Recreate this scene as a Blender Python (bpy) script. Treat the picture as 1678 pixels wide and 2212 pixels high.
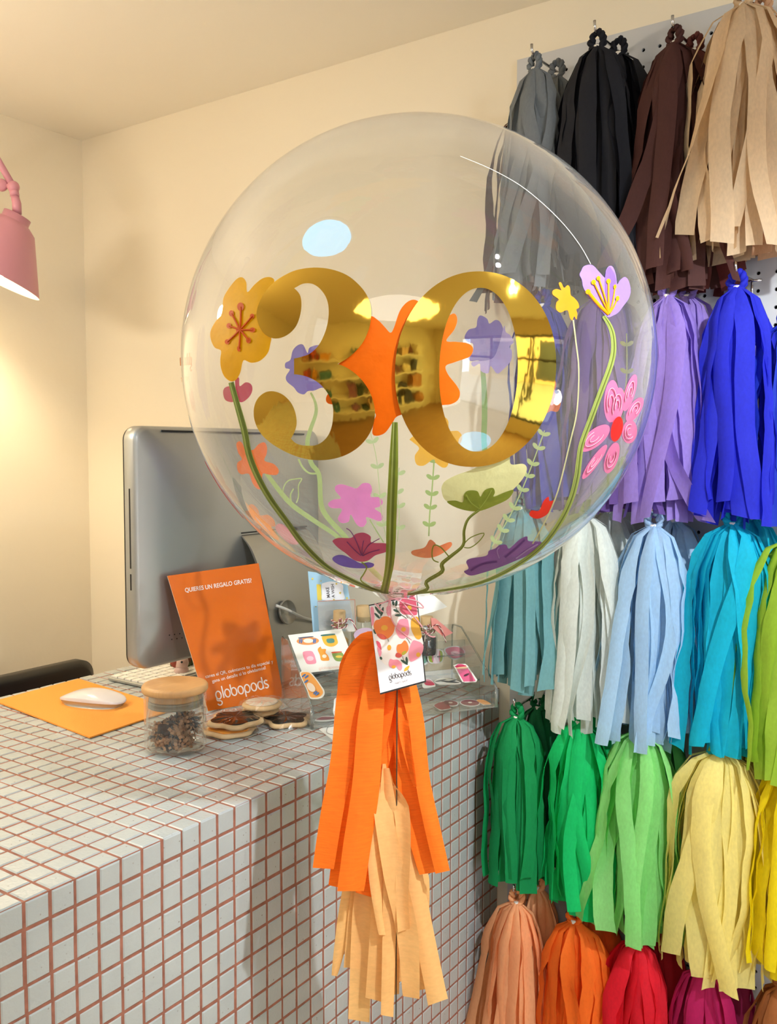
import bpy, bmesh, math, random
from mathutils import Vector, Matrix, noise
from mathutils.geometry import delaunay_2d_cdt
PI = math.pi
SC = bpy.context.scene
COL = SC.collection
for o in list(bpy.data.objects): bpy.data.objects.remove(o)

# ------------------------------------------------------------------ camera
F_PX = 1977.75
YAW, PITCH, ROLL = 0.60574, 0.06778, -0.00255
EYE = Vector((0, 0, 1.6))
def cam_axes():
    c, s = math.cos(YAW), math.sin(YAW); cp, sp = math.cos(PITCH), math.sin(PITCH); cr, sr = math.cos(ROLL), math.sin(ROLL)
    fwd = Vector((-s, c, 0)); rt = Vector((c, s, 0)); up = Vector((0, 0, 1))
    f2 = cp*fwd - sp*up; d2 = -(cp*up + sp*fwd)
    return cr*rt + sr*d2, -sr*rt + cr*d2, f2
RT, DN, FW = cam_axes()
cd = bpy.data.cameras.new('camera'); cam = bpy.data.objects.new('camera', cd); COL.objects.link(cam)
cd.sensor_fit = 'VERTICAL'; cd.sensor_height = 24.0; cd.sensor_width = 24.0*1678/2212
cd.lens = F_PX/2212*24.0; cd.clip_start = 0.02
M = Matrix((RT, -DN, -FW)).transposed().to_4x4(); M.translation = EYE
cam.matrix_world = M
SC.camera = cam
def ray(px, py): return RT*((px-839)/F_PX) + DN*((py-1106)/F_PX) + FW
def at_d(px, py, D): return EYE + ray(px, py)*D
def at_y(px, py, Y): d = ray(px, py); return EYE + d*(Y/d.y)
def at_x(px, py, X): d = ray(px, py); return EYE + d*(X/d.x)
def at_z(px, py, Z): d = ray(px, py); return EYE + d*((Z-EYE.z)/d.z)
def depth(P): return (Vector(P)-EYE).dot(FW)
def proj(P):
    c = Vector(P)-EYE; z = c.dot(FW); return 839+F_PX*c.dot(RT)/z, 1106+F_PX*c.dot(DN)/z

# ------------------------------------------------------------------ world, lights, exposure
SC.view_settings.view_transform = 'Standard'; SC.view_settings.look = 'None'
SC.view_settings.exposure = 0.03; SC.view_settings.gamma = 1.0; SC.view_settings.use_curve_mapping = False
SC.cycles.transparent_max_bounces = 32; SC.cycles.max_bounces = 10
SC.cycles.sample_clamp_indirect = 6.0
W = bpy.data.worlds.new('sky'); SC.world = W; W.use_nodes = True
W.node_tree.nodes['Background'].inputs[0].default_value = (0.64, 0.82, 1.0, 1)
W.node_tree.nodes['Background'].inputs[1].default_value = 11.0
H = 1.6
XL, YW, ZC = -1.879, 1.424, 0.734+H        # left wall, back wall, ceiling
XR, YF = 2.3, -2.4
def light(name, typ, loc, energy, col, look=None, **kw):
    l = bpy.data.lights.new(name, typ); l.energy = energy; l.color = col
    for k, v in kw.items(): setattr(l, k, v)
    o = bpy.data.objects.new(name, l); COL.objects.link(o); o.location = loc
    if look is not None:
        o.rotation_euler = (Vector(look)-Vector(loc)).to_track_quat('-Z', 'Y').to_euler()
    return o
SPOT1 = Vector((0.256, 0.50, ZC-0.05)); SPOT2 = Vector((0.66, 0.46, ZC-0.05))
BLUEP = Vector((-0.676, 0.107, ZC-0.012))
LAMP_C = at_d(-21, 596, 1.75)             # centre of the pink lamp's rim
light('ceiling_spot_light', 'SPOT', SPOT1+Vector((-0.02, 0, -0.09)), 64, (0.92, 0.96, 1.0), (-0.42, 1.38, 0.80), spot_size=math.radians(84), spot_blend=0.6, shadow_soft_size=0.014)
light('ceiling_spot_light_far', 'SPOT', SPOT2+Vector((-0.02, 0, -0.09)), 12, (0.95, 0.97, 1.0), (-0.5, 1.38, 1.4), spot_size=math.radians(80), spot_blend=0.6, shadow_soft_size=0.02)
light('shop_fill_light', 'AREA', (0.35, -1.1, ZC-0.06), 18, (1.0, 0.93, 0.82), (0.35, -1.1, 0), shape='DISK', size=1.3)  # added warm fill behind the viewer, no fixture modelled for it

# ------------------------------------------------------------------ materials
def lin(h):
    if isinstance(h, str):
        h = h.lstrip('#'); c = [int(h[i:i+2], 16)/255 for i in (0, 2, 4)]
    else: c = [v/255 for v in h]
    return tuple(v/12.92 if v <= .04045 else ((v+.055)/1.055)**2.4 for v in c) + (1,)
MATS = {}
def mat(name, col='#cccccc', rough=0.5, metal=0.0, spec=0.5, emit=None, estr=0, alpha=1, coat=0, bump=None, tint=None, sheen=0):
    if name in MATS: return MATS[name]
    m = bpy.data.materials.new(name); m.use_nodes = True; nt = m.node_tree; b = nt.nodes['Principled BSDF']
    b.inputs['Base Color'].default_value = lin(col); b.inputs['Roughness'].default_value = rough
    b.inputs['Metallic'].default_value = metal; b.inputs['Specular IOR Level'].default_value = spec
    b.inputs['Alpha'].default_value = alpha; b.inputs['Coat Weight'].default_value = coat
    if emit: b.inputs['Emission Color'].default_value = lin(emit); b.inputs['Emission Strength'].default_value = estr
    if tint:      # (scale, amount, stretch) soft mottling of the base colour
        tc = nt.nodes.new('ShaderNodeTexCoord'); mp = nt.nodes.new('ShaderNodeMapping'); nz = nt.nodes.new('ShaderNodeTexNoise')
        mp.inputs['Scale'].default_value = tint[2]; nz.inputs['Scale'].default_value = tint[0]; nz.inputs['Detail'].default_value = 4
        mx = nt.nodes.new('ShaderNodeMix'); mx.data_type = 'RGBA'; mx.blend_type = 'MULTIPLY'; mx.inputs[0].default_value = 1
        rp = nt.nodes.new('ShaderNodeMapRange'); rp.inputs[3].default_value = 1-tint[1]; rp.inputs[4].default_value = 1+tint[1]
        nt.links.new(tc.outputs['Object'], mp.inputs[0]); nt.links.new(mp.outputs[0], nz.inputs[0]); nt.links.new(nz.outputs[0], rp.inputs[0])
        mx.inputs[6].default_value = lin(col); nt.links.new(rp.outputs[0], mx.inputs[7]); nt.links.new(mx.outputs[2], b.inputs['Base Color'])
    if bump:      # (scale, strength, distance, stretch)
        tc = nt.nodes.new('ShaderNodeTexCoord'); mp = nt.nodes.new('ShaderNodeMapping'); nz = nt.nodes.new('ShaderNodeTexNoise')
        mp.inputs['Scale'].default_value = bump[3]; nz.inputs['Scale'].default_value = bump[0]; nz.inputs['Detail'].default_value = 5
        bp = nt.nodes.new('ShaderNodeBump'); bp.inputs['Strength'].default_value = bump[1]; bp.inputs['Distance'].default_value = bump[2]
        nt.links.new(tc.outputs['Object'], mp.inputs[0]); nt.links.new(mp.outputs[0], nz.inputs[0]); nt.links.new(nz.outputs[0], bp.inputs['Height'])
        nt.links.new(bp.outputs[0], b.inputs['Normal'])
    MATS[name] = m; return m

def tissue(name, col, trans=0.35, rough=0.75, fib=(300, 0.06, (1, 1, 0.5)), fine=0.12):
    if name in MATS: return MATS[name]
    m = bpy.data.materials.new(name); m.use_nodes = True; nt = m.node_tree; b = nt.nodes['Principled BSDF']
    out = nt.nodes['Material Output']
    tc = nt.nodes.new('ShaderNodeTexCoord'); mp = nt.nodes.new('ShaderNodeMapping'); mp.inputs['Scale'].default_value = fib[2]
    nz = nt.nodes.new('ShaderNodeTexNoise'); nz.inputs['Scale'].default_value = fib[0]; nz.inputs['Detail'].default_value = 5
    rp = nt.nodes.new('ShaderNodeMapRange'); rp.inputs[1].default_value = .3; rp.inputs[2].default_value = .7
    rp.inputs[3].default_value = 1-fib[1]; rp.inputs[4].default_value = 1+fib[1]
    mx = nt.nodes.new('ShaderNodeMix'); mx.data_type = 'RGBA'; mx.blend_type = 'MULTIPLY'; mx.inputs[0].default_value = 1
    mx.inputs[6].default_value = lin(col)
    nt.links.new(tc.outputs['Object'], mp.inputs[0]); nt.links.new(mp.outputs[0], nz.inputs[0]); nt.links.new(nz.outputs[0], rp.inputs[0]); nt.links.new(rp.outputs[0], mx.inputs[7])
    nt.links.new(mx.outputs[2], b.inputs['Base Color'])
    b.inputs['Roughness'].default_value = rough; b.inputs['Specular IOR Level'].default_value = 0.35
    n2 = nt.nodes.new('ShaderNodeTexNoise'); n2.inputs['Scale'].default_value = 38; n2.inputs['Detail'].default_value = 4
    bp = nt.nodes.new('ShaderNodeBump'); bp.inputs['Strength'].default_value = 0.35; bp.inputs['Distance'].default_value = 0.004
    nt.links.new(tc.outputs['Object'], n2.inputs[0]); nt.links.new(n2.outputs[0], bp.inputs['Height']); nt.links.new(bp.outputs[0], b.inputs['Normal'])
    tr = nt.nodes.new('ShaderNodeBsdfTranslucent'); nt.links.new(mx.outputs[2], tr.inputs[0])
    ms = nt.nodes.new('ShaderNodeMixShader'); ms.inputs[0].default_value = trans
    nt.links.new(b.outputs[0], ms.inputs[1]); nt.links.new(tr.outputs[0], ms.inputs[2]); nt.links.new(ms.outputs[0], out.inputs[0])
    MATS[name] = m; return m

def film(name, tcol=(0.93, 0.94, 0.93), f0=0.07, rough=0.0, haze=0.0, hazecol=(0.9, 0.9, 0.9), streak=0.0, edge=0.0, f90=1.0):
    """thin clear sheet: straight-through transparency plus a Fresnel mirror on each side"""
    if name in MATS: return MATS[name]
    m = bpy.data.materials.new(name); m.use_nodes = True; nt = m.node_tree
    for n in list(nt.nodes): nt.nodes.remove(n)
    N = nt.nodes.new; L = nt.links.new
    out = N('ShaderNodeOutputMaterial'); ge = N('ShaderNodeNewGeometry')
    dot = N('ShaderNodeVectorMath'); dot.operation = 'DOT_PRODUCT'; L(ge.outputs['Normal'], dot.inputs[0]); L(ge.outputs['Incoming'], dot.inputs[1])
    ab = N('ShaderNodeMath'); ab.operation = 'ABSOLUTE'; L(dot.outputs['Value'], ab.inputs[0])
    om = N('ShaderNodeMath'); om.operation = 'SUBTRACT'; om.inputs[0].default_value = 1; L(ab.outputs[0], om.inputs[1])
    pw = N('ShaderNodeMath'); pw.operation = 'POWER'; L(om.outputs[0], pw.inputs[0]); pw.inputs[1].default_value = 4.2
    ma = N('ShaderNodeMath'); ma.operation = 'MULTIPLY_ADD'; L(pw.outputs[0], ma.inputs[0]); ma.inputs[1].default_value = f90-f0; ma.inputs[2].default_value = f0
    tr = N('ShaderNodeBsdfTransparent'); tr.inputs[0].default_value = tcol + (1,)
    gl = N('ShaderNodeBsdfGlossy'); gl.inputs['Roughness'].default_value = rough; gl.inputs[0].default_value = (1, 1, 1, 1)
    mx = N('ShaderNodeMixShader'); L(ma.outputs[0], mx.inputs[0]); L(gl.outputs[0], mx.inputs[2])
    base = tr.outputs[0]
    if haze > 0:
        df = N('ShaderNodeBsdfDiffuse'); df.inputs[0].default_value = hazecol + (1,)
        m2 = N('ShaderNodeMixShader'); L(tr.outputs[0], m2.inputs[1]); L(df.outputs[0], m2.inputs[2])
        if edge > 0:
            p2 = N('ShaderNodeMath'); p2.operation = 'POWER'; L(om.outputs[0], p2.inputs[0]); p2.inputs[1].default_value = 5
            m3 = N('ShaderNodeMath'); m3.operation = 'MULTIPLY_ADD'; L(p2.outputs[0], m3.inputs[0]); m3.inputs[1].default_value = edge; m3.inputs[2].default_value = haze
            L(m3.outputs[0], m2.inputs[0])
        else: m2.inputs[0].default_value = haze
        base = m2.outputs[0]
    L(base, mx.inputs[1])
    if streak > 0:
        tc = N('ShaderNodeTexCoord'); mp = N('ShaderNodeMapping'); mp.inputs['Scale'].default_value = (9, 9, 1.3); mp.inputs['Rotation'].default_value = (0.1, 0.15, 0)
        nz = N('ShaderNodeTexNoise'); nz.inputs['Scale'].default_value = 2.2; nz.inputs['Detail'].default_value = 3; nz.inputs['Distortion'].default_value = 0.6
        bp = N('ShaderNodeBump'); bp.inputs['Strength'].default_value = streak; bp.inputs['Distance'].default_value = 0.01
        L(tc.outputs['Object'], mp.inputs[0]); L(mp.outputs[0], nz.inputs[0]); L(nz.outputs[0], bp.inputs['Height']); L(bp.outputs[0], gl.inputs['Normal'])
    L(mx.outputs[0], out.inputs[0])
    MATS[name] = m; return m

# ------------------------------------------------------------------ mesh helpers
class MB:
    def __init__(s): s.v = []; s.f = []; s.mi = []; s.sm = []; s.mats = []
    def m(s, mt):
        if mt not in s.mats: s.mats.append(mt)
        return s.mats.index(mt)
    def add(s, vs, fs, mt, smooth=False):
        k = len(s.v); s.v += [Vector(v) for v in vs]; i = s.m(mt)
        for f in fs: s.f.append([k+a for a in f]); s.mi.append(i); s.sm.append(smooth)
        return s
    def box(s, lo, hi, mt, rot=None, org=None):
        x0, y0, z0 = lo; x1, y1, z1 = hi
        vs = [Vector(p) for p in ((x0, y0, z0), (x1, y0, z0), (x1, y1, z0), (x0, y1, z0), (x0, y0, z1), (x1, y0, z1), (x1, y1, z1), (x0, y1, z1))]
        if rot is not None: vs = [rot @ v for v in vs]
        if org is not None: vs = [v+Vector(org) for v in vs]
        return s.add(vs, [(0, 3, 2, 1), (4, 5, 6, 7), (0, 1, 5, 4), (1, 2, 6, 5), (2, 3, 7, 6), (3, 0, 4, 7)], mt)
    def tube(s, path, r, mt, n=8, cap=True, closed=False):
        P = [Vector(p) for p in path]; k = len(P); rs = r if isinstance(r, (list, tuple)) else [r]*k
        vs = []; up = Vector((0, 0, 1)); prev = None
        for i, p in enumerate(P):
            a = P[(i-1) % k] if (closed or i > 0) else P[0]; b = P[(i+1) % k] if (closed or i < k-1) else P[-1]
            t = (b-a).normalized()
            if prev is None:
                u = t.cross(up);
                if u.length < 1e-3: u = t.cross(Vector((1, 0, 0)))
            else: u = prev-t*prev.dot(t)
            u.normalize(); prev = u; w = t.cross(u)
            for j in range(n): a2 = 2*PI*j/n; vs.append(p+(u*math.cos(a2)+w*math.sin(a2))*rs[i])
        fs = []
        for i in range(k if closed else k-1):
            for j in range(n):
                a = i*n+j; b = i*n+(j+1) % n; c = ((i+1) % k)*n+(j+1) % n; d = ((i+1) % k)*n+j; fs.append((a, b, c, d))
        if cap and not closed: fs.append(tuple(range(n-1, -1, -1))); fs.append(tuple((k-1)*n+j for j in range(n)))
        return s.add(vs, fs, mt, True)
    def lathe(s, prof, org, mt, n=32, axis=(0, 0, 1), capb=True, capt=True, smooth=True):
        ax = Vector(axis).normalized(); u = ax.cross(Vector((0.3, 1, 0.1))).normalized(); w = ax.cross(u); vs = []
        for r, h in prof:
            for j in range(n): a = 2*PI*j/n; vs.append(Vector(org)+ax*h+(u*math.cos(a)+w*math.sin(a))*r)
        fs = [(i*n+j, i*n+(j+1) % n, (i+1)*n+(j+1) % n, (i+1)*n+j) for i in range(len(prof)-1) for j in range(n)]
        if capb: fs.append(tuple(range(n-1, -1, -1)))
        if capt: fs.append(tuple((len(prof)-1)*n+j for j in range(n)))
        return s.add(vs, fs, mt, smooth)
    def prism(s, poly, zaxis, t, mt, mside=None):
        """poly: world points of one face, extruded by zaxis*t"""
        n = len(poly); z = Vector(zaxis)*t; P = [Vector(p) for p in poly]
        s.add(P+[p+z for p in P], [tuple(range(n-1, -1, -1)), tuple(range(n, 2*n))], mt)
        s.add(P+[p+z for p in P], [(i, (i+1) % n, n+(i+1) % n, n+i) for i in range(n)], mside or mt)
        return s
    def ball(s, c, r, mt, n=12, m=8, sc=(1, 1, 1)):
        vs = []; fs = []
        for i in range(m+1):
            th = PI*i/m
            for j in range(n): a = 2*PI*j/n; vs.append(Vector(c)+Vector((math.sin(th)*math.cos(a)*sc[0], math.sin(th)*math.sin(a)*sc[1], math.cos(th)*sc[2]))*r)
        for i in range(m):
            for j in range(n): fs.append((i*n+j, (i+1)*n+j, (i+1)*n+(j+1) % n, i*n+(j+1) % n))
        return s.add(vs, fs, mt, True)

def wloc(o):
    p = Vector(o.location)
    while o.parent is not None: o = o.parent; p += Vector(o.location)
    return p
def obj(name, mb, parent=None, org=None, bevel=0, seg=2):
    me = bpy.data.meshes.new(name); base = wloc(parent) if parent is not None else Vector((0, 0, 0))
    if org is None and parent is None and mb.v:
        lo = [min(v[i] for v in mb.v) for i in range(3)]; hi = [max(v[i] for v in mb.v) for i in range(3)]
        org = Vector(((lo[0]+hi[0])/2, (lo[1]+hi[1])/2, lo[2]))
    off = Vector(org) if org is not None else base
    me.from_pydata([tuple(v-off) for v in mb.v], [], mb.f); me.validate(clean_customdata=False)
    for mt in mb.mats: me.materials.append(mt)
    if len(me.polygons) == len(mb.f):
        me.polygons.foreach_set('material_index', mb.mi); me.polygons.foreach_set('use_smooth', mb.sm)
    me.update()
    o = bpy.data.objects.new(name, me); COL.objects.link(o)
    if parent is not None: o.parent = parent; o.location = off-base
    else: o.location = off
    if bevel:
        b = o.modifiers.new('bevel', 'BEVEL'); b.width = bevel; b.segments = seg; b.limit_method = 'ANGLE'; b.angle_limit = 0.6
    return o
def tag(o, label=None, cat=None, group=None, kind=None):
    if label: o['label'] = label
    if cat: o['category'] = cat
    if group: o['group'] = group
    if kind: o['kind'] = kind
    return o
def thing(name, label, cat, loc, group=None):
    o = bpy.data.objects.new(name, None); COL.objects.link(o); o.location = Vector(loc); o.empty_display_size = 0.02
    return tag(o, label, cat, group)
def struct(name, mb, label=None): return tag(obj(name, mb), label, None, None, 'structure')

# --------- painting kits: a kit turns photo-frame shape coordinates into points lying on a real surface
class PlaneKit:
    def __init__(s, a, b, c, step=None):
        s.o = Vector(a); s.n = (Vector(b)-s.o).cross(Vector(c)-s.o).normalized(); s.step = step
        if s.n.dot(EYE-s.o) < 0: s.n = -s.n
    def pt(s, x, y, lift=0):
        d = ray(x, y); t = (s.o-EYE).dot(s.n)/d.dot(s.n); return EYE+d*t+s.n*lift
class BallKit:
    def __init__(s, c, r, back): s.c = Vector(c); s.r = r; s.back = back; s.step = 11
    def pt(s, x, y, lift=0):
        d = ray(x, y).normalized(); oc = s.c-EYE; b = d.dot(oc); R = s.r+lift; h = b*b-(oc.dot(oc)-R*R)
        if h < 0:
            q = EYE+d*b-s.c; return s.c+q.normalized()*R
        return EYE+d*(b+math.sqrt(h)*(1 if s.back else -1))
def spline(pts, closed=True, k=5):
    n = len(pts); o = []
    for i in range(n if closed else n-1):
        g = (lambda j: pts[j % n]) if closed else (lambda j: pts[max(0, min(n-1, j))])
        p0, p1, p2, p3 = g(i-1), g(i), g(i+1), g(i+2)
        for q in range(k):
            t = q/k; o.append(tuple(0.5*((2*p1[a])+(-p0[a]+p2[a])*t+(2*p0[a]-5*p1[a]+4*p2[a]-p3[a])*t*t+(-p0[a]+3*p1[a]-3*p2[a]+p3[a])*t**3) for a in (0, 1)))
    if not closed: o.append(tuple(pts[-1]))
    return o
def inside(x, y, poly):
    c = False; j = len(poly)-1
    for i in range(len(poly)):
        a, b = poly[i], poly[j]
        if (a[1] > y) != (b[1] > y) and x < (b[0]-a[0])*(y-a[1])/(b[1]-a[1])+a[0]: c = not c
        j = i
    return c
def fill(mb, kit, poly, mt, lift=0):
    P = []
    for p in poly:
        if not P or (abs(p[0]-P[-1][0])+abs(p[1]-P[-1][1])) > 1e-4: P.append(p)
    if len(P) > 2 and abs(P[0][0]-P[-1][0])+abs(P[0][1]-P[-1][1]) < 1e-4: P.pop()
    vs = [Vector(p) for p in P]; n = len(vs)
    if kit.step:
        xs = [p[0] for p in P]; ys = [p[1] for p in P]; x = min(xs)+kit.step/2
        while x < max(xs):
            y = min(ys)+kit.step/2
            while y < max(ys):
                if inside(x, y, P): vs.append(Vector((x, y)))
                y += kit.step
            x += kit.step
    r = delaunay_2d_cdt(vs, [], [list(range(n))], 1, 1e-5)
    mb.add([kit.pt(v[0], v[1], lift) for v in r[0]], [tuple(f) for f in r[2]], mt, True)
def stroke(mb, kit, pts, w, mt, lift=0, raise_=0, sm=True):
    """flat ribbon (or a rounded bead if raise_) following a path"""
    P = spline(pts, False, 4) if (sm and len(pts) > 2) else pts; n = len(P); L = []; vs = []
    for i, p in enumerate(P):
        a = P[max(0, i-1)]; b = P[min(n-1, i+1)]; dx, dy = b[0]-a[0], b[1]-a[1]; l = math.hypot(dx, dy) or 1
        t = i/(n-1); ww = (w if not isinstance(w, (list, tuple)) else w[min(len(w)-1, int(t*(len(w)-1)))]*(1-((t*(len(w)-1)) % 1))+w[min(len(w)-1, int(t*(len(w)-1))+1)]*((t*(len(w)-1)) % 1))/2
        nx, ny = -dy/l*ww, dx/l*ww
        for k, up in ((-1, 0), (-.5, .8), (.5, .8), (1, 0)) if raise_ else ((-1, 0), (1, 0)):
            vs.append(kit.pt(p[0]+nx*k, p[1]+ny*k, lift+raise_*up))
    c = 4 if raise_ else 2
    mb.add(vs, [(i*c+k, i*c+k+1, (i+1)*c+k+1, (i+1)*c+k) for i in range(n-1) for k in range(c-1)], mt, True)
def ell(cx, cy, rx, ry, rot=0, n=20):
    c, s = math.cos(rot), math.sin(rot)
    return [(cx+rx*math.cos(2*PI*i/n)*c-ry*math.sin(2*PI*i/n)*s, cy+rx*math.cos(2*PI*i/n)*s+ry*math.sin(2*PI*i/n)*c) for i in range(n)]
def petal(x0, y0, x1, y1, hw, n=20): return ell((x0+x1)/2, (y0+y1)/2, math.hypot(x1-x0, y1-y0)/2, hw, math.atan2(y1-y0, x1-x0), n)
def cv(ox, oy, s, pts): return [(ox+p[0]/s, oy+p[1]/s) for p in pts]
LOGO = {'g': ('o', [(1, .62, 1, -.05)], 'hook'), 'l': (), }
def logo(mb, kit, word, p0, p1, xh, mt, lift=0, w=0.2, up=None):
    """monoline round lettering along the baseline p0 -> p1 ; xh = x-height in frame units"""
    adv = {'g': 1.25, 'l': .45, 'o': 1.25, 'b': 1.25, 'p': 1.25, 'd': 1.25, 's': .95}
    tot = sum(adv[c] for c in word); L = math.hypot(p1[0]-p0[0], p1[1]-p0[1]); sc = L/tot
    ux, uy = (p1[0]-p0[0])/L*sc, (p1[1]-p0[1])/L*sc
    if up is None: up = (uy/sc*xh, -ux/sc*xh)
    X = 0
    def P(a, b): return (p0[0]+ux*(X+a)+up[0]*b, p0[1]+uy*(X+a)+up[1]*b)
    def arc(cx, cy, rx, ry, a0, a1, n=14): return [P(cx+rx*math.cos(math.radians(a0+(a1-a0)*i/n)), cy+ry*math.sin(math.radians(a0+(a1-a0)*i/n))) for i in range(n+1)]
    lw = w*xh
    for ch in word:
        R = .5; c = .55
        if ch in 'gobpd': stroke(mb, kit, arc(c, .5, .48, .5, 0, 360, 20), lw, mt, lift, sm=False)
        if ch == 'l': stroke(mb, kit, [P(.2, 0), P(.2, 1.55)], lw, mt, lift, sm=False)
        if ch == 'b': stroke(mb, kit, [P(.07, .5), P(.07, 1.5)], lw, mt, lift, sm=False)
        if ch == 'd': stroke(mb, kit, [P(1.03, 0), P(1.03, 1.5)], lw, mt, lift, sm=False)
        if ch == 'p': stroke(mb, kit, [P(.07, .5), P(.07, -.5)], lw, mt, lift, sm=False)
        if ch == 'g':
            stroke(mb, kit, [P(.12, .25), P(.12, -.12), P(.45, -.22), P(.8, -.25)], lw*.9, mt, lift)
            stroke(mb, kit, arc(.5, -.5, .42, .28, 70, -170, 12), lw*.9, mt, lift, sm=False)
        if ch == 's': stroke(mb, kit, [P(.72, .88), P(.45, 1.0), P(.15, .85), P(.2, .6), P(.55, .45), P(.72, .22), P(.45, 0), P(.1, .1)], lw, mt, lift)
        X += adv[ch]
def text(mb, kit, s, p0, p1, h, mt, lift=0, up=None, bold=0.0):
    cu = bpy.data.curves.new('t', 'FONT'); cu.body = s; cu.size = 1; cu.offset = bold
    to = bpy.data.objects.new('t', cu); me = bpy.data.meshes.new_from_object(to)
    xs = [v.co.x for v in me.vertices]; x0, x1 = min(xs), max(xs)
    L = math.hypot(p1[0]-p0[0], p1[1]-p0[1]); ux, uy = (p1[0]-p0[0])/(x1-x0), (p1[1]-p0[1])/(x1-x0)
    if up is None: up = ((p1[1]-p0[1])/L*h, -(p1[0]-p0[0])/L*h)
    k = 1/0.72
    mb.add([kit.pt(p0[0]+ux*(v.co.x-x0)+up[0]*v.co.y*k, p0[1]+uy*(v.co.x-x0)+up[1]*v.co.y*k, lift) for v in me.vertices], [tuple(p.vertices) for p in me.polygons], mt)
    bpy.data.objects.remove(to); bpy.data.meshes.remove(me); bpy.data.curves.remove(cu)

# ================================================================== ROOM
m_wall = mat('cream_wall_paint', '#efe5ce', 0.7, bump=(9, 0.25, 0.012, (1, 1, 1)))
m_ceil = mat('ceiling_paint', '#f7f0e0', 0.8, bump=(6, 0.1, 0.01, (1, 1, 1)))
m_floor = mat('floor_boards', '#b08a62', 0.45, tint=(3, .25, (1, 12, 1)))
WT = 0.12
struct('wall_back', MB().box((XL-WT, YW, 0), (XR+WT, YW+WT, ZC), m_wall))
struct('wall_left', MB().box((XL-WT, YF, 0), (XL, YW, ZC), m_wall))
struct('wall_front', MB().box((XL-WT, YF-WT, 0), (XR+WT, YF, ZC), m_wall))
struct('ceiling', MB().box((XL-WT, YF-WT, ZC), (XR+WT, YW+WT, ZC+0.1), m_ceil))
struct('floor', MB().box((XL-WT, YF-WT, -0.1), (XR+WT, YW+WT, 0), m_floor))
wr = MB()
WY0, WY1, WZ0, WZ1 = -1.5, 1.25, 0.35, 2.05
wr.box((XR, YF, 0), (XR+WT, WY0, ZC), m_wall).box((XR, WY1, 0), (XR+WT, YW, ZC), m_wall).box((XR, WY0, 0), (XR+WT, WY1, WZ0), m_wall).box((XR, WY0, WZ1), (XR+WT, WY1, ZC), m_wall)
struct('wall_right', wr)
m_frame = mat('window_frame_paint', '#3a3a38', 0.4)
wf = MB()
for y in (WY0, -0.6, 0.32, WY1-0.05): wf.box((XR+0.02, y, WZ0), (XR+0.08, y+0.05, WZ1), m_frame)
for z in (WZ0, 1.55, WZ1-0.05): wf.box((XR+0.02, WY0, z), (XR+0.08, WY1, z+0.05), m_frame)
struct('window_1', wf)
# the street outside the shop window (only ever seen mirrored in the balloon)
m_street = mat('pavement', '#a39a90', 0.8); m_fac = mat('street_facade', '#c9a98a', 0.8)
struct('trim_1', MB().box((XR+WT+0.02, -6, -0.12), (9, 6, -0.02), m_street))
tag(obj('street_facade', MB().box((8, -5, 0), (8.4, 5, 4.5), m_fac).box((7.97, -3, 0.3), (8, -1.4, 2.4), m_frame).box((7.97, 0.4, 0.3), (8, 2.2, 2.4), m_frame)), 'ochre street facade with two dark shop fronts outside the window', 'building')
tr = thing('street_tree', 'slim dark street tree outside the shop window', 'tree', (5.0, 0.25, 0))
m_bark = mat('bark', '#3a3328', 0.9)
obj('trunk', MB().tube([(5, .25, 0), (5.03, .27, 1.2), (4.98, .2, 2.3), (5, .25, 3.2)], [.11, .09, .07, .03], m_bark, 8), tr)
cr = MB(); rr = random.Random(2)
for i in range(14): cr.ball((5+rr.uniform(-.7, .7), .25+rr.uniform(-.9, .9), 3.2+rr.uniform(-.4, .7)), rr.uniform(.25, .45), mat('tree_leaves', '#44552c', .8), 8, 6)
obj('crown', cr, tr)

# ceiling lamps mirrored in the balloon
b = thing('round_ceiling_panel', 'round cool white light panel set in the ceiling over the counter', 'ceiling light', BLUEP)
m_rim = mat('white_lacquer', '#eeeeea', 0.35)
m_blue = mat('cool_diffuser', '#9fd8ff', 0.5, emit='#00c4ff', estr=11)
obj('panel_frame', MB().lathe([(.18, 0.004), (.18, -.014), (.165, -.014), (.165, 0.004)], BLUEP+Vector((0, 0, .008)), m_rim, 40), b)
obj('diffuser', MB().lathe([(.165, 0), (.165, .004)], BLUEP+Vector((0, 0, -.008)), m_blue, 40), b)
for k, S in enumerate((SPOT1, SPOT2)):
    t = thing('ceiling_spotlight', ('small white ceiling spotlight aimed at the pegboard' if k == 0 else 'small white ceiling spotlight further from the pegboard'), 'spotlight', S, 'ceiling spotlights')
    obj('mount', MB().lathe([(.03, .05), (.03, .035), (.008, .034), (.008, 0)], S, m_rim, 20), t)
    ax = (Vector((-.38, 1.38, 1.1))-S).normalized()
    obj('lamp_head', MB().lathe([(.022, -.05), (.026, .03), (.024, .03), (.02, -.02)], S, m_rim, 20, axis=ax, capt=False), t)
    obj('bulb', MB().lathe([(.016, .0), (.016, .012)], S+ax*.004, mat('spot_bulb', '#ffffff', .3, emit='#ffffff', estr=120), 16, axis=ax), t)

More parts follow.
